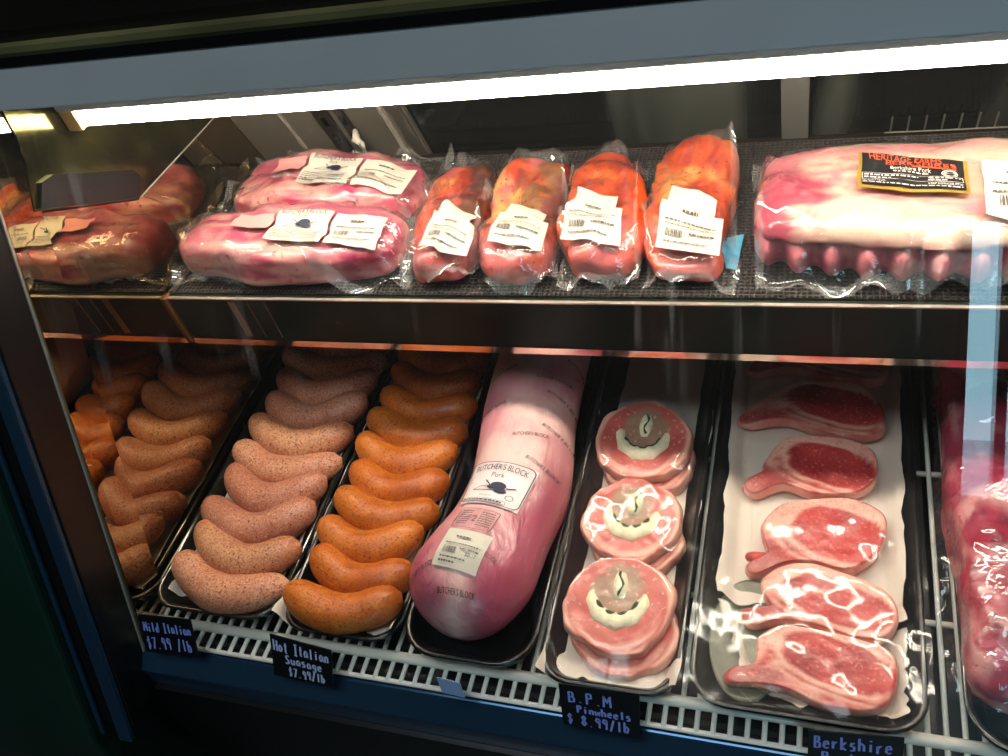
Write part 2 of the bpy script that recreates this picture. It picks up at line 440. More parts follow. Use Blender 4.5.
# ------------------------------------------------------------------ room
def setting(o): o['kind'] = 'structure'; return o
FZ = -.64
setting(MB().box(-3, 3, -3, 3, FZ-.05, FZ).obj('floor', M['floor']))
setting(MB().box(-3, 3, -3, 3, 2.1, 2.15).obj('ceiling', M['ceil']))
setting(MB().box(-3.1, -3, -3, 3, FZ, 2.1).obj('wall_left', M['room']))
setting(MB().box(3, 3.1, -3, 3, FZ, 2.1).obj('wall_right', M['room']))
setting(MB().box(-3, 3, 3, 3.1, FZ, 2.1).obj('wall_back', M['room']))
wx0, wx1, wz0, wz1 = .56, 1.45, -.24, .9
w = MB(); w.box(-3, wx0, -3.1, -3, FZ, 2.1); w.box(wx1, 3, -3.1, -3, FZ, 2.1); w.box(wx0, wx1, -3.1, -3, FZ, wz0); w.box(wx0, wx1, -3.1, -3, wz1, 2.1)
setting(w.obj('wall_front', M['room']))
w = MB()
for a in (wx0+.02, wx0+.17, 1.0, wx1-.02): w.box(a-.02, a+.02, -3.08, -3.0, wz0, wz1)
w.box(wx0, wx1, -3.08, -3, wz0, wz0+.03)
setting(w.obj('window_1', M['blackgloss']))
out = plain('pale_paving', (190, 196, 200), .8, vary=.2, vscale=1.5)
setting(MB().box(-8, 12, -16, -3.2, FZ-.25, FZ-.2).obj('floor_outside', out))

# ------------------------------------------------------------------ the case
GA, GB = .26, .434        # the glass front: y = GA + GB z
def gy(z, o=0): return GA+o+GB*z
case = empty('refrigerated_display_case', (0, .55, FZ), 'grey and black refrigerated meat display case with slanted glass front and mirrored end wall', 'display case')
# floor pan and back
m = MB(); m.box(XM, XR, .25, .80, -.05, -.035); m.box(XM, XR, .775, .80, -.05, .16); m.obj('case_well', M['well'], case)
# end wall: mirror panel, facet, liner
y0 = lambda z: .295+GB*z
m = MB(); m.prism([(y0(-.035), -.035), (.80, -.035), (.80, .165), (.75, .286), (.543, .295), (.445, .355), (y0(.345), .345)], XM-.012, XM)
m.obj('mirror_end_panel', M['mirror'], case)['label'] = 'mirrored end wall'
m = MB()
a = math.radians(1.6)
za, zb = -.035, .44
V = [(XM+.0058, y0(za), za), (XM-.0002, y0(zb), zb), (XM-.0002-.036*math.sin(a), gy(zb, -.003), zb), (XM+.0058-.036*math.sin(a), gy(za, -.003), za)]
V += [(x-.003, y, z) for x, y, z in V]
m.add(V, [(0, 1, 2, 3), (7, 6, 5, 4), (0, 4, 5, 1), (1, 5, 6, 2), (2, 6, 7, 3), (3, 7, 4, 0)])
m.obj('mirror_edge_strip', M['mirror'], case)
m = MB(); m.prism([(.443, .358), (.543, .2965), (.78, .2875), (.78, .47), (.48, .47), (y0(.40), .40)], XM-.003, XM+.0015); m.obj('end_liner', M['liner'], case)
# black plate on the end liner, rounded corner
m = MB(); m.prism([(.447, .358), (.541, .2985), (.552, .304), (.556, .312), (.552, .322), (.476, .370), (.462, .372)], XM+.0015, XM+.005)
m.obj('bracket_plate', M['base'], case)
MB().tube([(XM+.001, .545, .296), (XM+.001, .735, .2885)], .0011, 6).obj('liner_bead', M['brightsteel'], case)
# hood, header, top
m = MB(); m.prism([(.47, .472), (.80, .455), (.80, .47), (.47, .478)], XM, XR); m.obj('hood_liner', M['hood'], case)
m = MB(); m.prism([(gy(.4405), .4405), (gy(.4405)+.012, .4405), (gy(.468)+.014, .47), (gy(.468)-.001, .4675)], XM-.06, XR); m.obj('header', M['header'], case, bevel=.001)
m = MB(); m.prism([(gy(.468)-.002, .4675), (gy(.468)+.018, .4685), (gy(.468)+.018, .4735), (gy(.468)+.001, .4735)], XM-.06, XR); m.obj('gasket', M['blackgloss'], case)
m = MB(); m.box(XM-.06, XR, .478, .92, .474, .486); m.box(XM-.06, XR, .90, .92, FZ, .474); m.obj('case_top', M['casetop'], case)
# rear sliding doors, leaning forward at the top
def ry(z): return .738-.36*(z-.2)
def rear(name, x0, x1, z0, z1, off, mat, th=.006, par=None):
    m = MB(); m.prism([(ry(z0)-off, z0), (ry(z0)-off+th, z0), (ry(z1)-off+th, z1), (ry(z1)-off, z1)], x0, x1)
    return m.obj(name, mat, par or case, bevel=.0008)
rear('back_panel', XM, -.384, .165, .462, 0, M['greypanel'])
d1 = rear('sliding_door', -.385, -.03, .165, .462, -.006, M['doorglass']); d2 = rear('sliding_door', -.006, XR, .165, .462, 0.0, M['doorglass'])
rear('door_stile', -.031, -.008, .165, .462, .004, plain('grey_door_stile', (112, 110, 104), .35, metal=.4), .012)
rear('door_stile', -.40, -.386, .165, .462, .002, M['steel'], .012)
rear('door_stile', -.411, -.405, .165, .462, .002, M['brightsteel'], .008)
rear('trim_bead', -.524, -.520, .165, .462, .002, M['brightsteel'], .004)
rear('shelf_standard', -.484, -.466, .165, .462, .003, M['dark'], .006)
rear('shelf_standard', -.459, -.449, .165, .462, .003, M['dark'], .006)
m = MB()
for k in range(9):
    z = .205+k*.026
    for x in (-.475, -.454): m.prism([(ry(z)-.0036, z), (ry(z)-.003, z), (ry(z+.012)-.003, z+.012), (ry(z+.012)-.0036, z+.012)], x-.0025, x+.0025)
m.obj('standard_slot', M['blackgloss'], case)
m = MB(); z = .236; yy = ry(z)-.010
m.tube([(-.449, yy+.004, z+.012), (-.447, yy-.002, z+.008), (-.443, yy-.004, z), (-.443, yy-.003, z-.008)], [.0025, .004, .0035, .002], 10)
m.tube([(-.443, yy-.003, z-.006), (-.438, yy-.002, z-.034)], .0012, 6)
m.tube([(-.452, yy-.001, z+.004), (-.444, yy-.004, z+.002)], .003, 8)
m.obj('plastic_hook', M['label'], case, smooth=True)
# pins along the back of the shelf, standing in for reflected light lines
pins = MB()
for k in range(11):
    x = .060+k*.0135; pins.tube([(x, ry(.209)-.006, .209), (x, ry(.228)-.006, .228)], .0008, 6)
pins.tube([(.055, ry(.212)-.006, .2092), (.20, ry(.212)-.006, .2092)], .0008, 6)
tagp(pins.obj('reflection_pins', M['greypanel'], origin=(.13, .735, .21)), 'low grey pins added for reflected light lines at the shelf back behind the rib rack', 'divider')
# base
m = MB(); m.prism([(gy(-.006), -.006), (gy(-.006)-.003, -.0065), (gy(-.035)-.008, -.022), (gy(-.035)-.008, -.05), (.30, -.05), (.30, -.036), (gy(-.03), -.034)], XM-.03, XR)
m.obj('front_rail', M['bluereflection'], case, bevel=.0015)
m = MB(); m.box(XM-.03, XR, .232, .90, FZ, -.05); m.obj('base', M['base'], case)
# left corner post and end cabinet panel
def slant(name, x0, x1, o0, o1, z0, z1, mat, bevel=.001):
    m = MB(); m.prism([(gy(z0, o0), z0), (gy(z0, o1), z0), (gy(z1, o1), z1), (gy(z1, o0), z1)], x0, x1); return m.obj(name, mat, case, bevel=bevel)
slant('corner_post', XM-.04, XM-.002, -.045, -.004, -.05, .47, M['base'])
slant('post_edge', XM-.006, XM-.0005, -.0055, -.002, -.02, .44, M['brightsteel'], .0005)
slant('post_trim', XM-.018, XM-.003, -.052, -.046, -.06, .47, M['bluereflection'])
slant('post_trim', XM-.042, XM-.037, -.050, -.046, -.06, .47, M['bluereflection'])
m = MB(); m.prism([(gy(-.06)-.06, -.06), (gy(.47)-.06, .47), (.92, .47), (.92, FZ), (.20, FZ), (.165, -.12)], XM-.42, XM-.043)
m.obj('end_cabinet', M['green'], case, bevel=.004)
m = MB(); m.prism([(gy(-.03), -.03), (.80, -.03), (.80, .47), (gy(.44,.008), .44)], XR, XR+.006); m.obj('added_light_block', M['well'], case)  # unseen wall added to stop light leaking in at the right
# lamp
lamp = empty('tube_lamp', (-.1, .53, .40), 'long white glowing tube light running under the hood across the case', 'lamp')
MB().tube([(XM+.004, .527, .3925), (XR, .527, .3925)], .0092, 14).obj('tube', M['lamp'], lamp, smooth=True)
MB().prism([(.515, .4012), (.541, .4012), (.541, .438), (.515, .438)], XM+.002, XR).obj('lamp_housing', M['header'], lamp, bevel=.002)
MB().box(XM+.002, XM+.016, .517, .537, .383, .4011).obj('lamp_socket', plain('tan_lamp_socket', (190, 150, 96), .5), lamp, bevel=.001)
# front glass
m = MB(); m.prism([(gy(-.006, .001), -.006), (gy(-.006, .006), -.006), (gy(.445, .006), .445), (gy(.445, .001), .445)], XM-.0, XR); m.obj('front_glass', M['glass'], case)

# ------------------------------------------------------------------ shelf
shelf = empty('display_shelf', (-.1, .6, .15), 'upper shelf with dark glossy front rail crossing the case above the trays', 'shelf')
m = MB(); m.box(XM+.001, XR, .512, .7365, .190, .2045); m.obj('shelf_board', M['dark'], shelf)
m = MB(); m.box(XM+.004, XR, .5055, .5115, .156, .2085); m.obj('price_rail', M['rail'], shelf, bevel=.0006)
m = MB(); m.box(XM+.004, XR, .5045, .5075, .2078, .2092); m.obj('rail_edge', M['brightsteel'], shelf)
m = MB(); m.prism([(.5040, .1490), (.5100, .1490), (.5100, .1565), (.5040, .1565)], XM+.004, XR); m.obj('chrome_strip', M['chrome'], shelf)
m = MB()
for x0_, x1_ in ((-.514, -.506), (-.493, -.4915), (-.475, -.4735)): m.box(x0_, x1_, .5048, .5055, .160, .205)
m.obj('ticket_divider', M['steel'], shelf)
MB().box(XM, XM+.0035, .503, .514, .152, .209).obj('rail_end_cap', plain('brown_end_cap', (110, 72, 36), .4), shelf)
MB().add([(-.5815, .512, .2095), (-.5755, .512, .2095), (-.5735, .556, .2095), (-.5785, .556, .2095), (-.5815, .512, .2115), (-.5755, .512, .2115), (-.5735, .556, .2115), (-.5785, .556, .2115)],
    [(0, 3, 2, 1), (4, 5, 6, 7), (0, 1, 5, 4), (1, 2, 6, 5), (2, 3, 7, 6), (3, 0, 4, 7)]).obj('clear_end_strip', M['steel'], shelf)
mat_ = MB().box(XM+.003, XR, .5135, .723, .2047, .2085).obj('shelf_mat', M['matting'], origin=(-.1, .6, .2047))
tagp(mat_, 'black woven mesh mat lying on the upper shelf under the packaged meat', 'mat')
ZS = .2087

# ------------------------------------------------------------------ wire deck
rack = empty('wire_deck_rack', (-.1, .5, -.01), 'white coated wire rack forming the floor of the case under the meat trays', 'wire rack')
xw = XM+.008
while xw < XR-.01:
    MB().tube([(xw, .2585, -.0022), (xw, .77, -.0022)], .0021, 8).obj('wire', M['wire'], rack, smooth=True); xw += .01235
MB().tube([(XM+.004, .2795, -.0005), (XR, .2795, -.0005)], .0048, 10).obj('crossbar', M['wire'], rack, smooth=True)
MB().tube([(XM+.004, .259, -.0035), (XR, .259, -.0035)], .0022, 8).obj('crossbar', M['wire'], rack, smooth=True)
for yb in (.375, .52, .66): MB().tube([(XM+.004, yb, -.0062), (XR, yb, -.0062)], .0026, 8).obj('crossbar', M['wire'], rack, smooth=True)

# ------------------------------------------------------------------ trays
def rrect(x0, x1, yA, yB, r, n=6):
    P = []
    for cx, cy, a0 in ((x1-r, yB-r, 0), (x0+r, yB-r, 90), (x0+r, yA+r, 180), (x1-r, yA+r, 270)):
        for k in range(n+1):
            a = math.radians(a0+90*k/n); P.append((cx+r*math.cos(a), cy+r*math.sin(a)))
    return P
def tray(x0, x1, yA, yB, h, mat, r=.028, z0=.0022, wall=.014, name='foam_tray', parent=None, shear=0):
    prof = [(wall, 0), (wall*.5, .35*h), (0.001, h*.9), (0, h), (.002, h+.0012), (.005, h), (.006, h*.9), (wall*.6+.004, .35*h), (wall+.006, .0025)]
    V = []; F = []; n = None
    for ins, z in prof:
        P = rrect(x0+ins, x1-ins, yA+ins, yB-ins, max(.004, r-ins*.7)); n = len(P)
        V += [(x+shear*(y-yA), y, z0+z) for x, y in P]
    for j in range(len(prof)-1):
        for i in range(n): F.append((j*n+i, j*n+(i+1) % n, (j+1)*n+(i+1) % n, (j+1)*n+i))
    F.append(tuple(range(n-1, -1, -1))); F.append(tuple((len(prof)-1)*n+i for i in range(n)))
    return mesh(name, V, F, mat, parent, origin=None if parent else ((x0+x1)/2, (yA+yB)/2, z0))
def paper(name, q, base, parent, amp=.003, seed=0, mat=None, nu=40, nv=50, edge=.012, front=.008):
    qm = quadmap(q); V = []
    for j in range(nv+1):
        for i in range(nu+1):
            u, v = i/nu, j/nv; p = qm(u, v)
            ed = (1 if i in (0, nu) else 0); ef = (1 if j in (0, nv) else 0)
            p = p+Vector((fb(v*9+seed, 2, 0, 1, 3)*.0035*ed, fb(u*5+seed, 7, 0, 1, 3)*.006*ef, 0))
            c = abs(2*u-1); z = base+edge*ss(.78, 1, c)+amp*abs(fb(p.x+seed, p.y, 0, 30, 3))*.6
            z += front*ss(.93, 1, v)
            V.append((p.x, p.y, z))
    F = [(j*(nu+1)+i, (j+1)*(nu+1)+i, (j+1)*(nu+1)+i+1, j*(nu+1)+i+1) for j in range(nv) for i in range(nu)]
    return mesh(name, V, F, mat or M['paper'], parent)
def tray_thing(name, x0, x1, yA, yB, h, mat, label, **k):
    t = empty(name, ((x0+x1)/2, (yA+yB)/2, .0022), label, 'tray'); tray(x0, x1, yA, yB, h, mat, parent=t, name='tray_body', **k); return t
tb = tray_thing('sausage_tray', -.5805, -.4425, .281, .70, .022, M['smoke'], 'dark glossy tray holding the column of brown speckled sausages, next to the mirror wall', r=.03)
paper('paper_liner', [(-.565, .66), (-.455, .66), (-.455, .300), (-.565, .300)], .0055, tb, .001, 3)
to = tray_thing('sausage_tray', -.4395, -.3195, .279, .70, .020, M['foam'], 'black tray holding the column of orange sausages', r=.03)
paper('paper_liner', [(-.4345, .66), (-.325, .66), (-.3235, .288), (-.4415, .289)], .0055, to, .003, 5, edge=.017, front=.012)
tt = tray_thing('foam_tray', -.3165, -.1985, .272, .72, .026, M['foam'], 'deep black foam tray under the large white and pink pork roll', r=.034, wall=.012)
tp = tray_thing('foam_tray', -.196, -.083, .270, .72, .019, M['foam'], 'black foam tray lined with white paper holding the stuffed pork pinwheels', r=.026)
paper('paper_liner', [(-.1950, .70), (-.0845, .70), (-.0850, .279), (-.1950, .277)], .006, tp, .004, 9, edge=.0155)
tc_ = tray_thing('foam_tray', -.0775, .0905, .270, .72, .020, M['foam'], 'black foam tray lined with white paper holding the row of bone-in pork chops', r=.03)
pl = paper('paper_liner', [(-.071, .70), (.083, .70), (.078, .358), (-.062, .364)], .006, tc_, .003, 12)
paper('paper_liner', [(-.062, .3618), (.078, .3558), (.0765, .286), (-.030, .288)], .0055, tc_, .003, 14)
PV = [(-.036+.030*math.cos(2*PI*k/40)*f, .334+.052*math.sin(2*PI*k/40)*f, zz) for f, zz in ((1, .0095), (1.0, .0112), (.95, .0118), (.90, .0104), (.45, .0100), (.02, .0100)) for k in range(40)]
PF = [(j*40+i, j*40+(i+1) % 40, (j+1)*40+(i+1) % 40, (j+1)*40+i) for j in range(5) for i in range(40)]
mesh('absorbent_pad', PV, PF, plain('grey_absorbent_pad', (124, 122, 104), .4, bump=(90, .5), vary=.25, vscale=60), tc_)
tr_ = tray_thing('foam_tray', .112, .258, .268, .72, .022, M['smoke'], 'dark tray at the right edge under the purple-pink bagged rib roast', r=.034)

# ------------------------------------------------------------------ sausages
def make_sausage(matn, seed, sag=.020, r=.0165, half=.046, cols=((206, 146, 116), (186, 112, 86))):
    rnd = random.Random(seed); nv = 40; nu = 28
    def P(u, v):
        s = -1+2*v
        cap = .0
        x = half*s*1.30; tt = abs(s)
        rad = r*(1-tt**7)**.5*(1-.10*tt*tt)*(1+.035*math.sin(5*s+seed))
        y = sag*(tt**2)*1.25; zc = .004*tt*tt*math.sin(seed*3+s)
        dy = 2*sag*1.25*s; dx = half*1.3; l = math.hypot(dx, dy); nx, ny = -dy/l, dx/l
        th = 2*PI*u
        n = 1+.04*fb(s*2+seed, math.cos(th), math.sin(th), 1.1, 3)
        return Vector((x+nx*rad*math.cos(th)*n, y+ny*rad*math.cos(th)*n, zc+rad*math.sin(th)*n))
    a, b = lin(cols[0]), lin(cols[1])
    def cf(x, y, z): return mixc(a, b, .5+fb(x+seed, y, z, 22, 3)*.9)
    V, F, K = grid_closed(P, nu, nv, cf)
    o = mesh('sausage', V, F, matn, None, K, origin=None)
    return o
ordn = ['frontmost', 'second', 'third', 'fourth', 'fifth', 'sixth', 'seventh', 'eighth', 'ninth', 'tenth', 'eleventh']
def lay(prot, xc, ys, label, group, ang):
    for i, y in enumerate(ys):
        p = prot[i % len(prot)]
        o = p if i < len(prot) else p.copy()
        if i >= len(prot): C.objects.link(o)
        o.location = (xc+random.uniform(-.003, .003), y-.002, .0265+random.uniform(0, .003))
        o.rotation_euler = (math.radians(9), random.uniform(-.05, .05), math.radians(ang+random.uniform(-5, 5)))
        sc = random.uniform(.96, 1.05); o.scale = (sc, random.uniform(.96, 1.04), random.uniform(.96, 1.04))
        w = ordn[i]
        txt = (w+' '+label+(', nearest the glass' if i == 0 else ' counted from the glass front')) if i < len(ys)-1 else 'rearmost '+label+', deep in the shade of the shelf'
        tagp(o, txt, 'sausage', group)
bc = [((214, 152, 120), (196, 124, 94)), ((206, 148, 108), (188, 118, 84)), ((196, 132, 108), (168, 96, 76)), ((204, 138, 112), (180, 106, 84))]
br = [make_sausage(M['brown'], 1+i*1.7, cols=bc[i], sag=.022+.002*i, r=.0182) for i in range(4)]
lay(br, -.504, [.3035+.0345*k for k in range(10)], 'brown speckled sausage in its tray', 'brown sausages in the tray by the mirror wall', -1)
oc = [((206, 116, 36), (184, 92, 24)), ((202, 106, 30), (174, 80, 20)), ((206, 114, 38), (182, 90, 24))]
og = [make_sausage(M['orange'], 9+i*2.1, cols=oc[i], sag=.018+.002*i, half=.0400, r=.0182) for i in range(3)]
lay(og, -.3765, [.300+.0328*k for k in range(11)], 'orange sausage in its tray', 'orange sausages beside the large pork roll', -1)

# ------------------------------------------------------------------ the large pork roll
def roll():
    t = empty('pork_roll', (-.25, .45, .006), 'large pork loin roll in printed clear casing on a black tray', 'meat')
    nv, nu = 110, 72
    pk, fat, deep, lean = lin((172, 74, 98)), lin((232, 186, 180)), lin((158, 44, 76)), lin((208, 134, 142))
    L0, L1 = .287, .735
    def P(u, v):
        y = L0+(L1-L0)*v
        e = min(1, (y-L0)/.055); cap = math.sqrt(max(0.0008, 1-(1-e)**2.3)); e2 = min(1, (L1-y)/.03); cap *= math.sqrt(max(.0008, 1-(1-e2)**2))
        r = (.0432+.0036*ss(.40, .33, y))*cap*(1+.05*math.exp(-((y-.335)/.035)**2))
        xc = -.2535-.0095*math.exp(-((y-.31)/.05)**2)+.012*math.exp(-((y-.43)/.06)**2)
        th = 2*PI*u; n = 1+.035*fb(math.cos(th)*.6, y*9, math.sin(th)*.6, 1.2, 3)
        x = xc+r*1.06*math.cos(th)*n; z = .0505+r*math.sin(th)*n*(1 if math.sin(th) > 0 else .97)
        return Vector((x, y, z-.010*(1-cap)))
    def cf(x, y, z):
        n = fb(x, y, z, 16, 4)
        c = mixc(fat, lean, ss(-.2, .5, n))
        t1 = ss(.40, .33, y+.02*n)                     # lean at the near end
        c = mixc(c, pk, t1*.95)
        streak = math.exp(-((x+.262+.25*(y-.30)*.3+.02*n)/.014)**2)*ss(.37, .33, y)
        c = mixc(c, fat, streak*.9)
        right = ss(-.222, -.205, x+.03*n)*ss(.48, .42, y+.04*n)*ss(.30, .36, y)
        c = mixc(c, deep, right*.75)
        patch = ss(.02, .0, math.hypot((x+.215)*1.2, (y-.385)*.8)-.012+.03*n)
        c = mixc(c, pk, patch*.8)
        back = ss(.50, .62, y); c = mixc(c, lean, back*.5)
        return c
    V, F, K = grid_closed(P, nu, nv, cf)
    F = [tuple(reversed(f)) for f in F]
    mesh('cased_loin', V, F, M['tube'], t, K)
    tree = bvh((V, F))
    q = [(-.2690, .4300), (-.2135, .4260), (-.2215, .3785), (-.2700, .3825)]
    q = [(-.2740, .4275), (-.2145, .4235), (-.2235, .3790), (-.2745, .3830)]
    lb = sheet('printed_panel', q, tree, 0, plain('pale_printed_panel', (236, 214, 212), .4), t, .0010, 24, 18)
    mk = Marks(); mk.frame(.02, .02, .98, .98, .014, .1); mk.text("BUTCHER'S BLOCK", .10, .10, .90, .24, .04); mk.text('Pork', .40, .27, .60, .38)
    mk.cut(.48, .58, .85); mk.text('REFRIGERATED', .32, .80, .52, .83); mk.ring(.80, .78, .06, .055, .012); mk.dashes(.08, .72, .905, .03, 4); mk.frame(.05, .885, .78, .955, .007, .01)
    mk.obj('printed_lettering', q, tree, 0, M['print'], lb)
    q2 = [(-.268, .3765), (-.2345, .3735), (-.239, .3535), (-.272, .3555)]
    mk = Marks(); mk.frame(.0, .0, 1, 1, .02, .04)
    for k in range(7): mk.dashes(.06, .36, .12+.11*k, .05, k); mk.dashes(.58, .94, .12+.11*k, .05, k+20)
    mk.text('2', .42, .35, .54, .66)
    mk.obj('handling_panel_print', q2, tree, 0, M['grey'], t, .0014)
    q3 = [(-.272, .3535), (-.2345, .3500), (-.2415, .3165), (-.2785, .3205)]
    l3 = sheet('price_sticker', q3, tree, 0, M['label'], t, .0014, 16, 16)
    mk = Marks(); mk.dashes(.30, .62, .22, .05, 5); mk.dashes(.14, .9, .42, .03, 6); mk.bars(.14, .52, .44, .68, 18); mk.dashes(.5, .9, .52, .04, 8); mk.text('$26.17', .66, .60, .88, .70); mk.dashes(.14, .7, .76, .04, 9); mk.dashes(.14, .5, .86, .04, 10)
    mk.obj('sticker_print', q3, tree, 0, M['grey'], l3, .0026)
    # small repeated name around the casing
    mk = Marks(); w = .030
    pr = MB()
    for (x, y, ang) in ((-.2300, .4600, 12), (-.2085, .4700, -18), (-.2140, .4300, -22), (-.2420, .337, -22), (-.2260, .5330, 10), (-.2130, .512, -14), (-.256, .3045, 0), (-.275, .535, 24), (-.2920, .318, 20), (-.2450, .566, 8), (-.2750, .49, 20), (-.205, .56, -12), (-.288, .435, 30)):
        TV, TF = text_geo("BUTCHER'S BLOCK")
        a = math.radians(ang); PV = []
        for tx, ty in TV:
            lx = (tx-.5)*w; ly = (ty-.5)*.0040
            PV.append(drop(tree, x+lx*math.cos(a)-ly*math.sin(a), y+lx*math.sin(a)+ly*math.cos(a), .0013, 0))
        pr = MB(); pr.add(PV, TF); pr.obj('casing_print', M['blk'], t)
    return t
roll()

# ------------------------------------------------------------------ pinwheels
def pinwheel(cx, cy, z, r, tiltx, rot, seed, label, top=True, h=.019):
    t = empty('pork_pinwheel', (cx, cy, z), label, 'meat', 'stuffed pork pinwheels on white paper')
    lean, fat, edge, stuff = lin((206, 100, 90)), lin((236, 174, 152)), lin((196, 82, 74)), lin((166, 128, 104))
    ca, sa = math.cos(tiltx), math.sin(tiltx); cr, sr = math.cos(rot), math.sin(rot)
    def place(x, y, zz):
        X, Y = x*cr-y*sr, x*sr+y*cr
        return Vector((cx+X, cy+Y*ca-zz*sa, z+Y*sa+zz*ca))
    NR, NT = 26, 72; V = []; K = []; F = []
    def rad(th): return r*(1+.10*fb(math.cos(th)+seed, math.sin(th), 0, 1.3, 4)-.05*max(0, math.sin(th))*0+.03*math.cos(2*th))
    rings = [(0.0, 0), (.9, 0), (1.0, .15), (1.02, .5), (1.0, .85), (.975, .97)]+[(1-.975*0-(k/NR), 1) for k in range(1, NR)]
    for (f, zf) in rings:
        for i in range(NT):
            th = 2*PI*i/NT; rr = rad(th)*max(f, .004); x, y = rr*math.cos(th), rr*math.sin(th)
            zz = h*zf+(.0012*fb(x+seed, y, 0, 60, 3) if zf == 1 else 0)
            n = fb(x+seed, y, zz, 45, 4); d = rr/r
            if zf < .9: c = mixc(fat, edge, .5+.9*fb(x*2, zz+seed, y, 40, 3)-.35)
            else:
                c = mixc(lean, edge, .4+n)
                c = mixc(c, fat, ss(.90, .97, d+.03*n))
                low = ss(-.1, -.6, y/r)*ss(.74, .80, d+.05*n)*(1-ss(.86, .9, d))
                c = mixc(c, fat, low*.7)
                e = math.hypot(x/(.50*r), (y-.24*r)/(.56*r))
                c = mixc(c, stuff, ss(1.05, .8, e+.25*n))
            V.append(place(x, y, zz)); K.append(c)
    n = NT; NRr = len(rings)
    for j in range(NRr-1):
        for i in range(n): F.append((j*n+i, j*n+(i+1) % n, (j+1)*n+(i+1) % n, (j+1)*n+i))
    F.append(tuple(range(n-1, -1, -1))); F.append(tuple((NRr-1)*n+i for i in range(n)))
    mesh('meat_slice', V, F, M['pin'], t, K)
    if top:
        pts = []; rr = []
        for k in range(17):
            a = math.radians(172+(368-172)*k/16)
            pts.append(place(.50*r*math.cos(a), .20*r+.55*r*math.sin(a)*(1), h-.0035)); rr.append(.0032+.0046*math.sin(PI*k/16)**.6*(1+.25*math.sin(k*2.1+seed)))
        MB().tube(pts, rr, 10).obj('cheese_filling', M['cream'], t, smooth=True)
        pts = [place(.03*r, r*(.62-.55*k/6), h-.0025) for k in range(7)]
        MB().tube(pts, [.0034+.0036*math.sin(PI*(k+.4)/6.8) for k in range(7)], 10).obj('cheese_filling', M['cream'], t, smooth=True)
        pts = [place(r*(.05+.04*math.sin(k*.9+seed)), r*(.6-.48*k/8), h+.0036) for k in range(9)]
        MB().tube(pts, [.0006+.0007*((k*7+int(seed)) % 3)/2 for k in range(9)], 7).obj('herb', M['herb'], t, smooth=True)
        pts = [place(.42*r*math.cos(math.radians(a)), .20*r+.42*r*math.sin(math.radians(a)), h+.0008) for a in range(205, 340, 12)]
        MB().tube(pts, [.001+.0012*((k*5) % 3)/2 for k in range(len(pts))], 7).obj('herb', M['herb'], t, smooth=True)
    return (V, F)
PW = []
PW.append(pinwheel(-.133, .325, .008, .043, .06, .1, 2, 'lower slice beneath the frontmost stuffed pork pinwheel', False, .015))
PW.append(pinwheel(-.138, .338, .023, .0435, .12, .05, 4, 'frontmost stuffed pork pinwheel with a cheese arc, top of its pair', True, .014))
PW.append(pinwheel(-.137, .412, .008, .040, .06, .2, 6, 'lower slice beneath the middle stuffed pork pinwheel', False, .015))
PW.append(pinwheel(-.140, .420, .023, .0415, .12, -.1, 8, 'middle stuffed pork pinwheel between the front and rear ones, top of its pair', True, .014))
PW.append(pinwheel(-.137, .494, .008, .041, .06, .3, 10, 'lower slice beneath the rear stuffed pork pinwheel', False, .016))
PW.append(pinwheel(-.142, .505, .024, .043, .14, .0, 12, 'rear stuffed pork pinwheel half in the shelf shadow, top of its pair', True, .016))

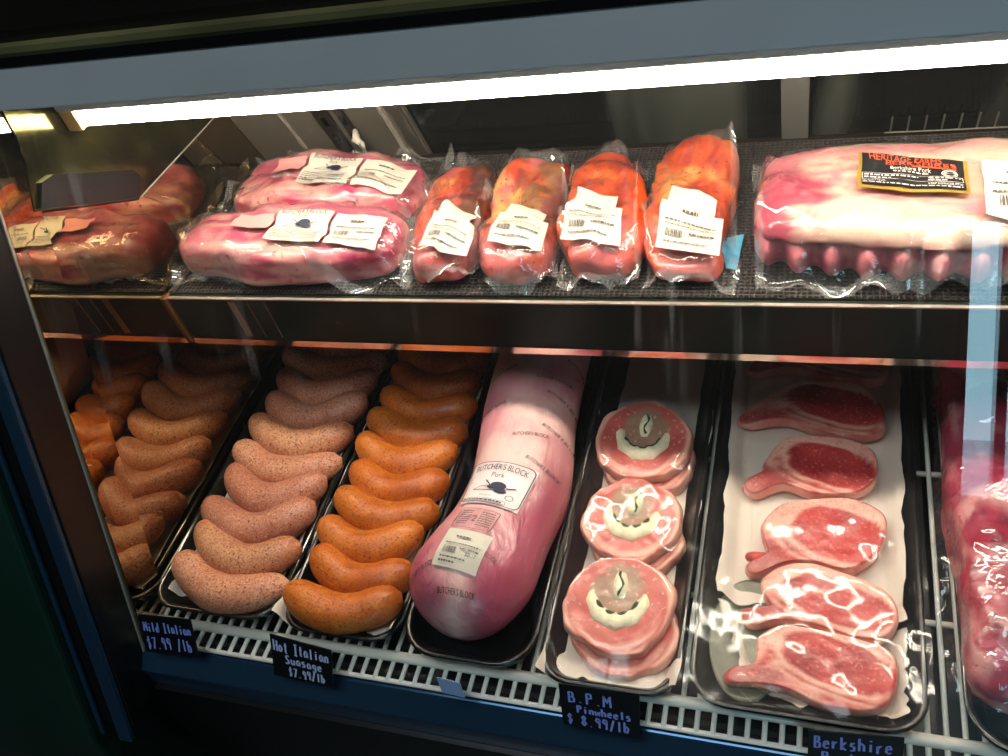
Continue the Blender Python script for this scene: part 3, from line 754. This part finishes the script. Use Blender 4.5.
# ------------------------------------------------------------------ chops
M['bone'] = plain('rib_bone_end', (206, 84, 78), .4, bump=(200, .5), vary=.3, vscale=120)
def in_smooth(pts, n=4):
    out = []; N = len(pts)
    for i in range(N):
        p0, p1, p2, p3 = [Vector((*pts[(i+k-1) % N], 0)) for k in range(4)]
        for k in range(n):
            s = k/n
            out.append(.5*((2*p1)+(p2-p0)*s+(2*p0-5*p1+4*p2-p3)*s*s+(3*p1-p0-3*p2+p3)*s**3))
    return out
def chop(outl, z, h, seed, label, tilt=.10, eye=None):
    P = in_smooth(outl, 5); n = len(P)
    cx = sum(p.x for p in P)/n+.012; cy = sum(p.y for p in P)/n+.002
    xs = [p.x for p in P]; ys = [p.y for p in P]; wx = max(xs)-min(xs); wy = max(ys)-min(ys); x0 = min(xs); ym = (min(ys)+max(ys))/2
    t = empty('pork_chop', (cx, cy, z), label, 'meat', 'bone-in pork chops on white paper')
    lean, deep, fat, fat2 = lin((198, 56, 54)), lin((156, 22, 30)), lin((242, 180, 162)), lin((226, 120, 110))
    if eye is None: eye = (cx+.011, cy+.0035, wx*.345, wy*.30, -.26)
    rings = [(0.02, 0), (.93, 0), (.985, .2), (1.0, .5), (.99, .8), (.965, .96)]+[(1-k/22, 1) for k in range(1, 22)]+[(.01, 1)]
    V = []; K = []; F = []
    y_near = min(ys)
    for f, zf in rings:
        for p in P:
            x = cx+(p.x-cx)*f; y = cy+(p.y-cy)*f
            nn = fb(x*1+seed, y, 0, 55, 4)
            zz = h*zf*(1-.25*ss(.03, .0, x-x0))+(.0014*fb(x+seed, y, 0, 45, 3) if zf > .9 else 0)
            ca, sa = math.cos(eye[4]), math.sin(eye[4])
            ex = ((x-eye[0])*ca+(y-eye[1])*sa)/eye[2]; ey = (-(x-eye[0])*sa+(y-eye[1])*ca)/eye[3]
            e = (abs(ex)**2.3+abs(ey)**2.3)**.435+.10*nn
            if zf < .9: c = mixc(fat, fat2, .5+nn)
            else:
                tail = ss(.46, .30, (x-x0)/wx+.12*nn)
                ringc = mixc(fat, lean, .40+.9*nn+.5*fb(x+seed, y*2.5, 3, 90, 3))
                if y > eye[1]+.2*eye[3]: ringc = mixc(ringc, fat, .75)
                low = ss(ym, ym-.010, y)
                c = mixc(ringc, deep, tail*low*.8)
                c = mixc(c, mixc(lean, deep, .15+1.1*fb(x+seed, y, 1, 30, 4)+.35*ss(-.3, .9, -ex)), ss(1.04, .96, e))
                c = mixc(c, fat, math.exp(-((e-1.09)/.065)**2)*.95)
                c = mixc(c, deep, math.exp(-((e-1.27-.1*nn)/.05)**2)*low*.75)
                c = mixc(c, fat, math.exp(-((e-1.40-.15*nn)/.05)**2)*low*.7)
            V.append((x, y, z+zz+(y-y_near)*tilt)); K.append(c)
    m = len(rings)
    for j in range(m-1):
        for i in range(n): F.append((j*n+i, (j+1)*n+i, (j+1)*n+(i+1) % n, j*n+(i+1) % n))
    F.append(tuple(range(n))); F.append(tuple((m-1)*n+i for i in range(n-1, -1, -1)))
    mesh('chop_slice', V, F, M['chop'], t, K)
    # rib bone end on the tail
    bx = [p for p in P if p.x < x0+.012]; by = sum(p.y for p in bx)/len(bx)
    zb = z+(by-y_near)*tilt+h*.36
    MB().tube([(x0-.0005, by, zb), (x0+.001, by, zb), (x0+.006, by+.0005, zb), (x0+.016, by+.001, zb+.0005)], [.0012, .0034, .0046, .0042], 14).obj('rib_bone', M['bone'], t, smooth=True)
    return (V, F)
c1 = [(-.0279, .3301), (-.0111, .341), (.0181, .341), (.0441, .338), (.0669, .3307), (.0709, .3131), (.0637, .292), (.0482, .2833), (.0192, .2834), (-.0041, .291), (-.0279, .2923), (-.0496, .2915), (-.0481, .3024), (-.0313, .3076), (-.0296, .3188)]
c2 = [(-.0284, .3798), (-.0135, .3925), (.0094, .3969), (.0395, .3901), (.0636, .38), (.0725, .3641), (.0685, .347), (.0557, .3383), (.0371, .3396), (.0156, .3448), (-.0015, .3466), (-.0187, .3442), (-.0347, .339), (-.0427, .3451), (-.042, .3525), (-.0268, .3531), (-.0219, .3567), (-.0277, .3678)]
c3 = [(-.0317, .434), (-.0164, .4527), (.0131, .461), (.0422, .4623), (.0639, .4512), (.0647, .4287), (.0544, .4087), (.0345, .3955), (.0118, .4003), (-.0112, .3975), (-.0366, .3849), (-.0425, .3936), (-.0273, .405), (-.0309, .4208)]
c4_ = [(-.0342, .4981), (-.0168, .5243), (.0229, .5294), (.056, .519), (.0595, .4903), (.0448, .4732), (.0102, .468), (-.0174, .4758), (-.042, .4645), (-.0507, .4762), (-.035, .4887)]
c5 = [(-.0601, .5531), (-.0314, .5801), (-.0047, .5945), (.0455, .5931), (.0651, .5698), (.0645, .5404), (.0228, .5352), (-.0179, .5499), (-.0533, .5433)]
c6 = [(x+.004, y+.066) for x, y in c5]
CH = [chop(c1, .0105, .013, 1, 'frontmost bone-in pork chop under crinkled clear wrap', .06),
      chop(c2, .0125, .013, 2, 'second bone-in pork chop from the front, its narrow rib bone pointing left', .08),
      chop(c3, .0105, .014, 3, 'third bone-in pork chop from the front with a large oval red eye', .08),
      chop(c4_, .0105, .014, 4, 'fourth bone-in pork chop, half shaded at the shelf shadow line', .08),
      chop(c5, .0105, .014, 5, 'fifth bone-in pork chop in the shade below the shelf', .08),
      chop(c6, .0105, .014, 6, 'rearmost bone-in pork chop just visible below the shelf edge', .08)]

# cling wrap over the two lined trays
def wrapf(x, y): return .0012*fb(x, y*.6, 0, 42, 3)
trc = bvh(*CH)
sheet('cling_wrap', [(-.081, .70), (.094, .70), (.094, .272), (-.081, .272)], trc, .0215, M['wrap'], tc_, .0015, 56, 120, relax=60, lift=wrapf)
trp = bvh(*PW)
sheet('cling_wrap', [(-.1985, .70), (-.081, .70), (-.081, .272), (-.1985, .272)], trp, .0235, M['wrap'], tp, .0055, 44, 110, relax=60, lift=wrapf)

# ------------------------------------------------------------------ vacuum packs on the upper shelf
pinkA, pinkB, fatc, deepc = lin((166, 50, 84)), lin((192, 92, 110)), lin((216, 166, 150)), lin((138, 16, 54))
def loin_col(seed, dens=1.0):
    def f(x, y, z):
        n = fb(x*.5+seed, y*1.6, z*1.6, 26, 4); n2 = fb(x*.35+seed+5, y*2.2, z*2.2, 46, 4)
        c = mixc(pinkB, pinkA, .5+1.2*n)
        side = ss(-.004, -.022, y+.012*n)                         # long fat face towards the glass
        c = mixc(c, fatc, side*ss(.005, .012, z)*ss(.05, .0, x-.01+.03*n)*(.55+.9*n2))
        c = mixc(c, deepc, math.exp(-((z-.020-.006*n)/.0035)**2)*side*.55)
        c = mixc(c, fatc, ss(.12, .4, n2)*.6)
        c = mixc(c, deepc, ss(.060, .095, x+.03*n)*(.5+.8*n2)*1.1)
        c = mixc(c, deepc, ss(.070, .100, -x+.03*n)*.6)
        return c
    return f
def loin_pack(cx, cy, a, b, h, rot, seed, label, q, labels, group):
    t = empty('loin_pack', (cx, cy, ZS), label, 'packaged meat', group)
    V, F, K = body(cx, cy, ZS+.001, a, b, h, rot, .48, .55, .006, 14, seed, loin_col(seed), warp=lambda x, y, z: (x, y*(1+.10*math.sin(x*38+seed)), z*(1+.07*math.sin(x*30+seed*2))-.0025*math.exp(-((y+.004+.01*math.sin(x*20))/.004)**2)*(z > .02)))
    mesh('pork_loin', V, F, M['vac'], t, K); tree = bvh((V, F))
    sheet('vacuum_bag', q, tree, ZS, M['film'], t, .0016, 64, 44, relax=5, seal=2, wav=.006, edge=1.2, up=.02, seed=seed)
    for kind, lq in labels:
        if kind == 'pink':
            sheet('pink_label', lq, tree, ZS, M['pinklabel'], t, .0052, 10, 8, relax=8, drop_=.012)
        elif kind == 'brand':
            lb = sheet('printed_label', lq, tree, ZS, M['label'], t, .0052, 14, 10, relax=8, drop_=.012)
            mk = Marks(); mk.text("BUTCHER'S BLOCK", .10, .03, .92, .18, .02); mk.text('Pork', .42, .18, .58, .28); mk.cut(.5, .42, .8)
            for k in range(5): mk.dashes(.06, .94, .66+.065*k, .022, k+3)
            mk.obj('label_print', lq, LAST['t'], ZS, M['print'], lb, .0016)
        else:
            lb = sheet('price_label', lq, tree, ZS, M['label'], t, .0052, 12, 10, relax=8, drop_=.012)
            mk = Marks(); mk.dashes(.35, .62, .22, .06, 5); mk.dashes(.12, .9, .44, .03, 6); mk.bars(.12, .56, .4, .72, 14); mk.dashes(.55, .9, .56, .04, 8); mk.dashes(.12, .88, .82, .03, 9)
            mk.obj('label_print', lq, LAST['t'], ZS, M['grey'], lb, .0012)
    return t
loin_pack(-.4530, .5545, .112, .0385, .047, -.02, 1.3, 'front pink loin pack with three labels, at the shelf edge by the mirror wall',
          [(-.5815, .6040), (-.3330, .6000), (-.3280, .5145), (-.5820, .5200)],
          [('pink', [(-.4990, .5620), (-.4620, .5610), (-.4640, .5430), (-.5010, .5440)]),
           ('brand', [(-.4590, .5660), (-.4020, .5640), (-.4060, .5280), (-.4620, .5300)]),
           ('price', [(-.3990, .5630), (-.3500, .5600), (-.3540, .5280), (-.4030, .5290)])], 'loin packs by the mirror wall')
loin_pack(-.4530, .6400, .104, .0400, .046, -.04, 7.1, 'rear vacuum pack of pink pork loin behind the front one, by the mirror wall',
          [(-.5810, .7180), (-.3480, .7160), (-.3390, .6030), (-.5810, .6080)],
          [('pink', [(-.5020, .6520), (-.4660, .6490), (-.4680, .6300), (-.5040, .6330)]),
           ('brand', [(-.4620, .6520), (-.4070, .6480), (-.4110, .6090), (-.4660, .6130)]),
           ('price', [(-.4030, .6470), (-.3530, .6430), (-.3570, .6060), (-.4070, .6090)])], 'loin packs by the mirror wall')

# four marinated tenderloin packs
mo, mr, mp, my, md = lin((196, 68, 12)), lin((156, 30, 10)), lin((196, 98, 98)), lin((230, 160, 84)), lin((70, 22, 8))
def marin_col(seed, dark):
    def f(x, y, z):
        n = fb(x+seed, y, z, 20, 4); n2 = fb(x*1.4+seed+9, y*.8, z, 44, 4)
        if dark:
            c = mixc(mp, mo, ss(-.2, .25, n2))
            c = mixc(c, my, ss(.0, .3, n)*ss(-.03, .0, y)*.9)
            c = mixc(c, md, ss(-.010, .008, x-.008+.035*n)*.92*dark)
            c = mixc(c, mp, ss(-.025, -.05, y+.02*n)*.8)
            c = mixc(c, mr, ss(.18, .35, n2)*.7)
            c = mixc(c, md, ss(.14, .3, fb(x+seed+3, y, z, 60, 3))*.5)
        else:
            c = mixc(mo, mr, .35+1.3*n2)
            c = mixc(c, my, ss(.0, .35, n+.06)*.8)
            c = mixc(c, mp, ss(-.038, -.056, y+.012*n)*.95)
            c = mixc(c, mo, ss(.70, .95, abs(x)/.027+.2*n)*.7)
        return c
    return f
def tender(q, lq, seed, dark, label, blue=False):
    qm = quadmap(q); c = qm(.5, .5); ax = qm(.5, 0)-qm(.5, 1); rot = math.atan2(ax.y, ax.x)-PI/2
    wd = (qm(1, .5)-qm(0, .5)).length; ln = ax.length
    t = empty('marinated_tenderloin_pack', (c.x, c.y, ZS), label, 'packaged meat', 'marinated tenderloin packs on the shelf mat')
    def warp(x, y, z):
        return x*(1+.07*math.sin(y*40+seed))+.0035*math.sin(y*30+seed)+(.007*ss(.02, .08, y) if dark else 0), y, z*(1+.10*math.sin(y*26+seed))
    V, F, K = body(c.x, c.y+.002, ZS+.001, wd*.492, ln*.468, .034, rot, .55, .6, .007, 18, seed, marin_col(seed, dark), warp=warp)
    mesh('tenderloin', V, F, M['marin'], t, K); tree = bvh((V, F))
    sheet('vacuum_bag', q, tree, ZS, M['film'], t, .0018, 36, 60, relax=5, seal=2, wav=.005, edge=1.2, up=.02, seed=seed)
    A, B, D, E_ = [Vector((*p, 0)) for p in lq]
    # small upper label and the price label below it
    up = (A-E_)*.42
    uq = [tuple((A+(B-A)*.12+up)[:2]), tuple((A+(B-A)*.86+up)[:2]), tuple((B+(A-B)*.14)[:2]), tuple((A+(B-A)*.08)[:2])]
    sheet('upper_label', uq, tree, ZS, M['label'], t, .0046, 10, 8, relax=12, drop_=.008)
    lb = sheet('price_label', lq, tree, ZS, M['label'], t, .0058, 14, 12, relax=12, drop_=.008)
    mk = Marks(); mk.dashes(.36, .64, .16, .06, int(seed)); mk.dashes(.1, .92, .38, .03, 6); mk.dashes(.1, .92, .46, .02, 7); mk.bars(.12, .56, .4, .72, 14); mk.dashes(.5, .9, .58, .05, 8); mk.dashes(.12, .8, .82, .035, 9)
    mk.obj('label_print', lq, LAST['t'], ZS, M['grey'], lb, .0012)
    if blue:
        mid = (B+D)/2
        bq = [tuple((B+(B-A)*.01+up*.75)[:2]), tuple((B+(B-A)*.27+up*1.15)[:2]), tuple((mid+(B-A)*.22)[:2]), tuple((mid-(B-A)*.01)[:2])]
        sheet('blue_label', bq, tree, ZS, M['bluelabel'], t, .0046, 8, 12, relax=12)
    return t
tender([(-.3500, .6760), (-.2850, .6750), (-.2640, .5135), (-.3330, .5135)], [(-.3119, .574), (-.2701, .5545), (-.2690, .5220), (-.3143, .5310)], 2.2, 1, 'marinated tenderloin pack closest to the pink loin packs, orange with a dark brown side')
tender([(-.2840, .6740), (-.2130, .6700), (-.1950, .5135), (-.2640, .5135)], [(-.2533, .5766), (-.2074, .5620), (-.2057, .5260), (-.2528, .5350)], 5.4, .8, 'second marinated tenderloin pack from the left, pale pink lower end and brown edge')
tender([(-.2110, .6860), (-.1450, .6800), (-.1270, .5135), (-.1940, .5135)], [(-.1932, .5812), (-.1448, .5666), (-.1411, .5267), (-.1916, .5363)], 8.9, 0, 'third marinated tenderloin pack, bright orange back end and smooth pink front end')
tender([(-.1440, .6960), (-.0670, .6860), (-.0540, .5135), (-.1240, .5135)], [(-.1155, .5802), (-.0667, .5655), (-.0660, .5214), (-.1158, .5326)], 12.5, 0, 'marinated tenderloin pack nearest the rib rack, orange with a light blue label edge', True)

# rib rack at the right
def rack_pack():
    cx, cy = .088, .5830; a, b, h = .132, .059, .057
    t = empty('rib_rack_pack', (cx, cy, ZS), 'large vacuum pack of creamy white pork rib rack with a black and gold label', 'packaged meat')
    cream, pk, dp = lin((212, 180, 160)), lin((204, 116, 124)), lin((160, 34, 72))
    def warp(x, y, z):
        if y < -.035 and z < .036:
            k = ss(-.035, -.050, y)*ss(.038, .030, z); y -= .0055*k*(math.cos(x*2*PI/.0240)); z += .002*k
            y += .006*math.exp(-((z-.036)/.006)**2)
        return x, y, z
    def cf(x, y, z):
        n = fb(x*.6, y*1.3, z, 22, 4); n2 = fb(x*.7+3, y*2.2, z, 34, 3)
        c = mixc(cream, pk, ss(.12, .5, n)*.9)
        c = mixc(c, dp, ss(.075, .112, -x+.07*n)*.9)
        c = mixc(c, dp, math.exp(-((y-.006-.3*(x+.06)+.02*n2)/.006)**2)*ss(-.02, -.05, x)*.7)
        c = mixc(c, dp, ss(.060, .10, x+.04*n2)*ss(.02, -.01, y)*.7)
        c = mixc(c, pk, math.exp(-((y-.030+.02*n)/.008)**2)*ss(.06, .0, x-.0)*.9)
        front = ss(-.044, -.056, y+.01*n)*ss(.046, .030, z)
        c = mixc(c, mixc(dp, pk, .5+n2+.9*math.cos(x*2*PI/.0240)), front)
        c = mixc(c, dp, ss(.25, .5, n2)*.5*ss(.0, -.09, x))
        return c
    V, F, K = body(cx, cy, ZS+.001, a, b, h, -.045, .38, .5, .004, 13, 3.3, cf, nu=200, nv=70, warp=warp)
    mesh('rib_rack', V, F, M['vac2'], t, K); tree = bvh((V, F))
    sheet('vacuum_bag', [(-.0520, .668), (.225, .645), (.225, .5145), (-.0400, .5145)], tree, ZS, M['film'], t, .0016, 80, 50, relax=4, seal=2, wav=.006, edge=1.0, up=.02, seed=4)
    q = [(.0295, .6090), (.1010, .5900), (.1010, .5520), (.0290, .5630)]
    sheet('gold_border', q, tree, ZS, M['gold'], t, .0046, 18, 10)
    ib = quadmap(q); qi = [tuple(ib(u, v)[:2]) for u, v in ((.035, .03), (.965, .03), (.965, .93), (.035, .93))]
    lb = sheet('black_label', qi, tree, ZS, M['blk'], t, .0052, 18, 10)
    mk = Marks(); mk.text('HERITAGE FARMS', .08, .05, .80, .21, .0); mk.text('BERKSHIRES', .24, .19, .92, .32)
    mk.line([(.50, .36), (.62, .33), (.80, .35), (.92, .36)], .04); mk.obj('label_title', qi, tree, ZS, M['orangeprint'], lb, .0062)
    mk = Marks(); mk.text('Berkshire Pork', .29, .38, .68, .51); mk.dashes(.31, .66, .535, .03, 4); mk.ring(.86, .52, .065, .12, .012); mk.ring(.86, .52, .045, .085, .012)
    mk.rect(.80, .50, .92, .515, 2); mk.frame(.01, .64, .97, .80, .008, .01); mk.dashes(.03, .55, .67, .03, 7); mk.dashes(.03, .30, .74, .03, 8); mk.dashes(.66, .95, .67, .03, 9); mk.dashes(.66, .85, .74, .03, 10)
    mk.text('PRODUCT OF USA', .01, .835, .24, .885); mk.text('KEEP REFRIGERATED', .66, .835, .97, .895); mk.dashes(.01, .97, .93, .03, 12)
    mk.obj('label_print', qi, tree, ZS, M['whiteprint'], lb, .0062)
    q2 = [(.1110, .5900), (.1560, .5800), (.1540, .5280), (.1085, .5350)]
    l2 = sheet('cream_label', q2, tree, ZS, M['label'], t, .0046, 12, 12)
    mk = Marks(); mk.dashes(.3, .8, .2, .05, 2); mk.dashes(.1, .9, .4, .04, 3); mk.dashes(.1, .9, .6, .04, 6); mk.bars(.2, .7, .7, .85, 12)
    mk.obj('label_print', q2, tree, ZS, M['grey'], l2, .0056)
M['vac2'] = vcol('vacuum_packed_rack', .32, .45, (50, .6, .004), speck=[(50, .56, .8, (206, 118, 124))])
rack_pack()

# bagged roast on the lower right
def roast():
    cx, cy = .190, .505
    t = empty('rib_roast_pack', (cx, cy, .008), 'purple-pink vacuum bagged rib roast on a dark tray at the right edge', 'packaged meat')
    a_, b_, c_ = lin((158, 30, 62)), lin((188, 72, 96)), lin((110, 12, 44))
    def cf(x, y, z):
        n = fb(x, y, z, 24, 4); n2 = fb(x+4, y*1.5, z, 40, 3)
        c = mixc(a_, b_, .35+1.2*n); c = mixc(c, c_, ss(.1, .4, n2)*.7); c = mixc(c, lin((232, 180, 176)), ss(.32, .5, n)*.8)
        return c
    def warp(x, y, z):
        return x*(1+.02*math.sin(y*90)), y, z*(1+.05*math.sin(y*95+x*20))
    V, F, K = body(cx, cy, .0085, .080, .205, .060, 0, .25, .5, .006, 22, 6.2, cf, nu=120, nv=80, warp=warp)
    mesh('rib_roast', V, F, M['vac'], t, K); tree = bvh((V, F))
    sheet('vacuum_bag', [(.108, .71), (.272, .71), (.272, .288), (.1000, .296)], tree, .024, M['film'], t, .0016, 50, 100, relax=5, wav=.008, edge=1, up=.02, seed=8)
    q = [(.116, .420), (.165, .420), (.165, .375), (.116, .378)]
roast()

# ------------------------------------------------------------------ hand-lettered price cards on the glass
ST = {  # strokes in a unit box, y up
 'M': [[(0, 0), (.08, 1), (.5, .35), (.92, 1), (1, 0)]], 'i': [[(.5, 0), (.5, .6)], [(.5, .8), (.52, .9)]], 'l': [[(.5, 0), (.5, 1)]],
 'd': [[(.85, .5), (.5, .6), (.15, .35), (.3, 0), (.7, .05), (.85, .3)], [(.85, 1), (.85, 0)]], 'I': [[(.1, 1), (.9, 1)], [(.5, 1), (.5, 0)], [(.1, 0), (.9, 0)]],
 't': [[(.5, .95), (.5, .1), (.75, 0)], [(.15, .65), (.85, .65)]], 'a': [[(.85, .55), (.4, .62), (.12, .3), (.35, 0), (.75, .12), (.85, .5), (.9, 0)]],
 'n': [[(.15, .6), (.18, 0)], [(.18, .4), (.5, .62), (.8, .5), (.85, 0)]], 'H': [[(.1, 1), (.1, 0)], [(.9, 1), (.9, 0)], [(.1, .5), (.9, .52)]],
 'o': [[(.5, .6), (.15, .4), (.2, .05), (.6, 0), (.88, .3), (.5, .6)]], 'S': [[(.9, .9), (.5, 1), (.15, .8), (.4, .55), (.8, .35), (.7, .05), (.3, 0), (.08, .15)]],
 'u': [[(.12, .6), (.15, .12), (.5, 0), (.8, .15)], [(.82, .6), (.86, 0)]], 's': [[(.8, .6), (.3, .6), (.25, .38), (.75, .3), (.7, .02), (.15, 0)]],
 'g': [[(.8, .55), (.35, .62), (.15, .3), (.5, .1), (.8, .3), (.82, .6), (.8, -.2), (.4, -.35), (.15, -.2)]], 'e': [[(.12, .32), (.85, .35), (.6, .62), (.2, .5), (.15, .12), (.5, 0), (.85, .1)]],
 '$': [[(.85, .8), (.45, .88), (.2, .7), (.75, .4), (.7, .15), (.15, .15)], [(.5, 1.08), (.5, -.05)]], '7': [[(.1, .95), (.9, 1), (.4, 0)]],
 '.': [[(.42, .0), (.55, .05)]], '9': [[(.8, .9), (.35, 1), (.15, .7), (.5, .5), (.82, .75), (.8, .9), (.75, 0)]], '8': [[(.5, .55), (.2, .8), (.5, 1), (.8, .8), (.5, .55), (.15, .25), (.5, 0), (.85, .25), (.5, .55)]],
 '/': [[(.2, -.1), (.8, 1.05)]], 'b': [[(.15, 1), (.15, 0)], [(.15, .4), (.5, .62), (.85, .35), (.6, 0), (.15, .05)]], 'B': [[(.12, 0), (.12, 1), (.65, .95), (.7, .6), (.12, .52)], [(.12, .52), (.85, .4), (.8, .05), (.12, 0)]],
 'P': [[(.15, 0), (.15, 1), (.75, .95), (.8, .6), (.15, .5)]], 'w': [[(.05, .6), (.25, 0), (.5, .45), (.75, 0), (.95, .6)]], 'h': [[(.15, 1), (.15, 0)], [(.15, .4), (.5, .62), (.82, .45), (.85, 0)]],
 'k': [[(.15, 1), (.15, 0)], [(.75, .65), (.15, .3), (.8, 0)]], 'r': [[(.2, .6), (.22, 0)], [(.22, .35), (.5, .6), (.8, .58)]], ' ': []}
def price_card(name, q, lines, label, ink, par_off=.0, wid=.028, oz=0):
    """q: x0,z0 (top left) x1,z1 (top right) x2,z2 (bottom right) x3,z3; lies just outside the slanted glass"""
    off = -.017
    def at(x, z, d=0): return Vector((x, gy(z, off)-d*.918, z+d*.397))
    A, B, D, E_ = [Vector((p[0], p[1])) for p in q]
    c = (A+B+D+E_)/4
    t = empty(name, at(c.x, c.y), label, 'price card', 'hand lettered price cards along the front rail')
    V = [at(p.x, p.y, .0004) for p in (A, B, D, E_)]+[at(p.x, p.y, -.0006) for p in (A, B, D, E_)]
    mesh('card', V, [(0, 3, 2, 1), (4, 5, 6, 7), (0, 1, 5, 4), (1, 2, 6, 5), (2, 3, 7, 6), (3, 0, 4, 7)], M['card'], t, smooth=False)
    mk = Marks(); rnd = random.Random(len(label))
    for (s, u0, v0, u1, v1) in lines:
        v0 += (v1-v0)*.14; cw = (u1-u0)/len(s)
        for i, ch in enumerate(s):
            for st in ST[ch]:
                pts = []
                dense = []
                for a, b in zip(st, st[1:]): dense += [(a[0]+(b[0]-a[0])*k/3, a[1]+(b[1]-a[1])*k/3) for k in range(3)]
                dense.append(st[-1])
                jy = rnd.uniform(-.05, .05)
                for x, y in dense: pts.append((u0+cw*(i+.08+.78*x), v1-(v1-v0)*(y+jy)))
                mk.line(pts, wid)
    V = []
    for u, v in mk.V:
        p = (A*(1-u)+B*u)*(1-v)+(E_*(1-u)+D*u)*v; V.append(at(p.x, p.y, .0007))
    mesh('handwriting', V, mk.F, ink, t, smooth=False)
price_card('price_card', [(-.564, .045), (-.506, .048), (-.509, .009), (-.569, .005)], [('Mild Italian', .06, .14, .96, .42), ('$7.99 /lb', .06, .52, .92, .88)], 'black card handwritten Mild Italian $7.99 /lb by the left corner post', M['ink'])
price_card('price_card', [(-.425, .046), (-.367, .039), (-.373, .001), (-.431, .004)], [('Hot Italian', .04, .06, .96, .36), ('Suasage', .22, .38, .84, .62), ('$7.99/lb', .26, .68, .88, .93)], 'black card handwritten Hot Italian Suasage $7.99/lb below the orange sausages', M['inkw'])
price_card('price_card', [(-.170, .042), (-.108, .044), (-.109, .004), (-.169, .005)], [('B.P.M', .10, .10, .66, .40), ('Pinwheels', .20, .44, .90, .64), ('$ 8.99/lb', .06, .66, .88, .93)], 'black card handwritten B.P.M Pinwheels $ 8.99/lb below the pinwheel tray', M['ink'])
price_card('price_card', [(.010, .036), (.071, .042), (.072, .002), (.011, -.002)], [('Berkshire', .06, .05, .9, .36), ('Pork', .14, .40, .55, .66)], 'black card handwritten Berkshire Pork below the pork chop tray, cut by the frame', M['ink'])
tg = MB(); 
def at2(x, z, d): return (x, gy(z, -.017)-d*.918, z+d*.397)
Vt = [at2(-.273, .029, 0), (at2(-.253, .027, 0)), at2(-.2505, .0135, 0), at2(-.270, .015, 0)]
Vt += [at2(-.273, .029, -.0008), (at2(-.253, .027, -.0008)), at2(-.2505, .0135, -.0008), at2(-.270, .015, -.0008)]
tg.add(Vt, [(0, 3, 2, 1), (4, 5, 6, 7), (0, 1, 5, 4), (1, 2, 6, 5), (2, 3, 7, 6), (3, 0, 4, 7)])
tagp(tg.obj('tape_tab', M['tape'], origin=(-.262, .255, .02)), 'small blank pale blue tape tab stuck on the glass below the pork roll', 'tape')

# ------------------------------------------------------------------ light
wd = bpy.data.worlds.new('world'); bpy.context.scene.world = wd; wd.use_nodes = True
bg = wd.node_tree.nodes['Background']; bg.inputs[0].default_value = (.45, .78, .95, 1); bg.inputs[1].default_value = 8.0
pa = bpy.data.lights.new('window_daylight', 'AREA'); pa.shape = 'RECTANGLE'; pa.size = wx1-wx0; pa.size_y = wz1-wz0; pa.cycles.is_portal = True
cl = empty('added_fill_panel', (-.4, -.2, 2.08), 'unseen square light panel added above the customer side to brighten the header', 'light')  # added fill panel out of view, brightens the header
MB().box(-1.0, .2, -.6, .2, 2.085, 2.1).obj('fill_frame', M['label'], cl)
MB().add([(-.95, -.55, 2.083), (.15, -.55, 2.083), (.15, .15, 2.083), (-.95, .15, 2.083)], [(0, 3, 2, 1)]).obj('fill_diffuser', emis('added_fill_glow', (.86, .94, 1.0), 7.5), cl)
po = bpy.data.objects.new('window_daylight', pa); C.objects.link(po); po.location = ((wx0+wx1)/2, -3.12, (wz0+wz1)/2); po.rotation_euler = (PI/2, 0, 0)
sc = bpy.context.scene
sc.view_settings.view_transform = 'Standard'; sc.view_settings.look = 'None'; sc.view_settings.exposure = 0; sc.view_settings.gamma = 1
sc.view_settings.use_curve_mapping = False
sc.cycles.transparent_max_bounces = 24; sc.cycles.max_bounces = 10; sc.cycles.use_denoising = True
sc.cycles.caustics_refractive = False
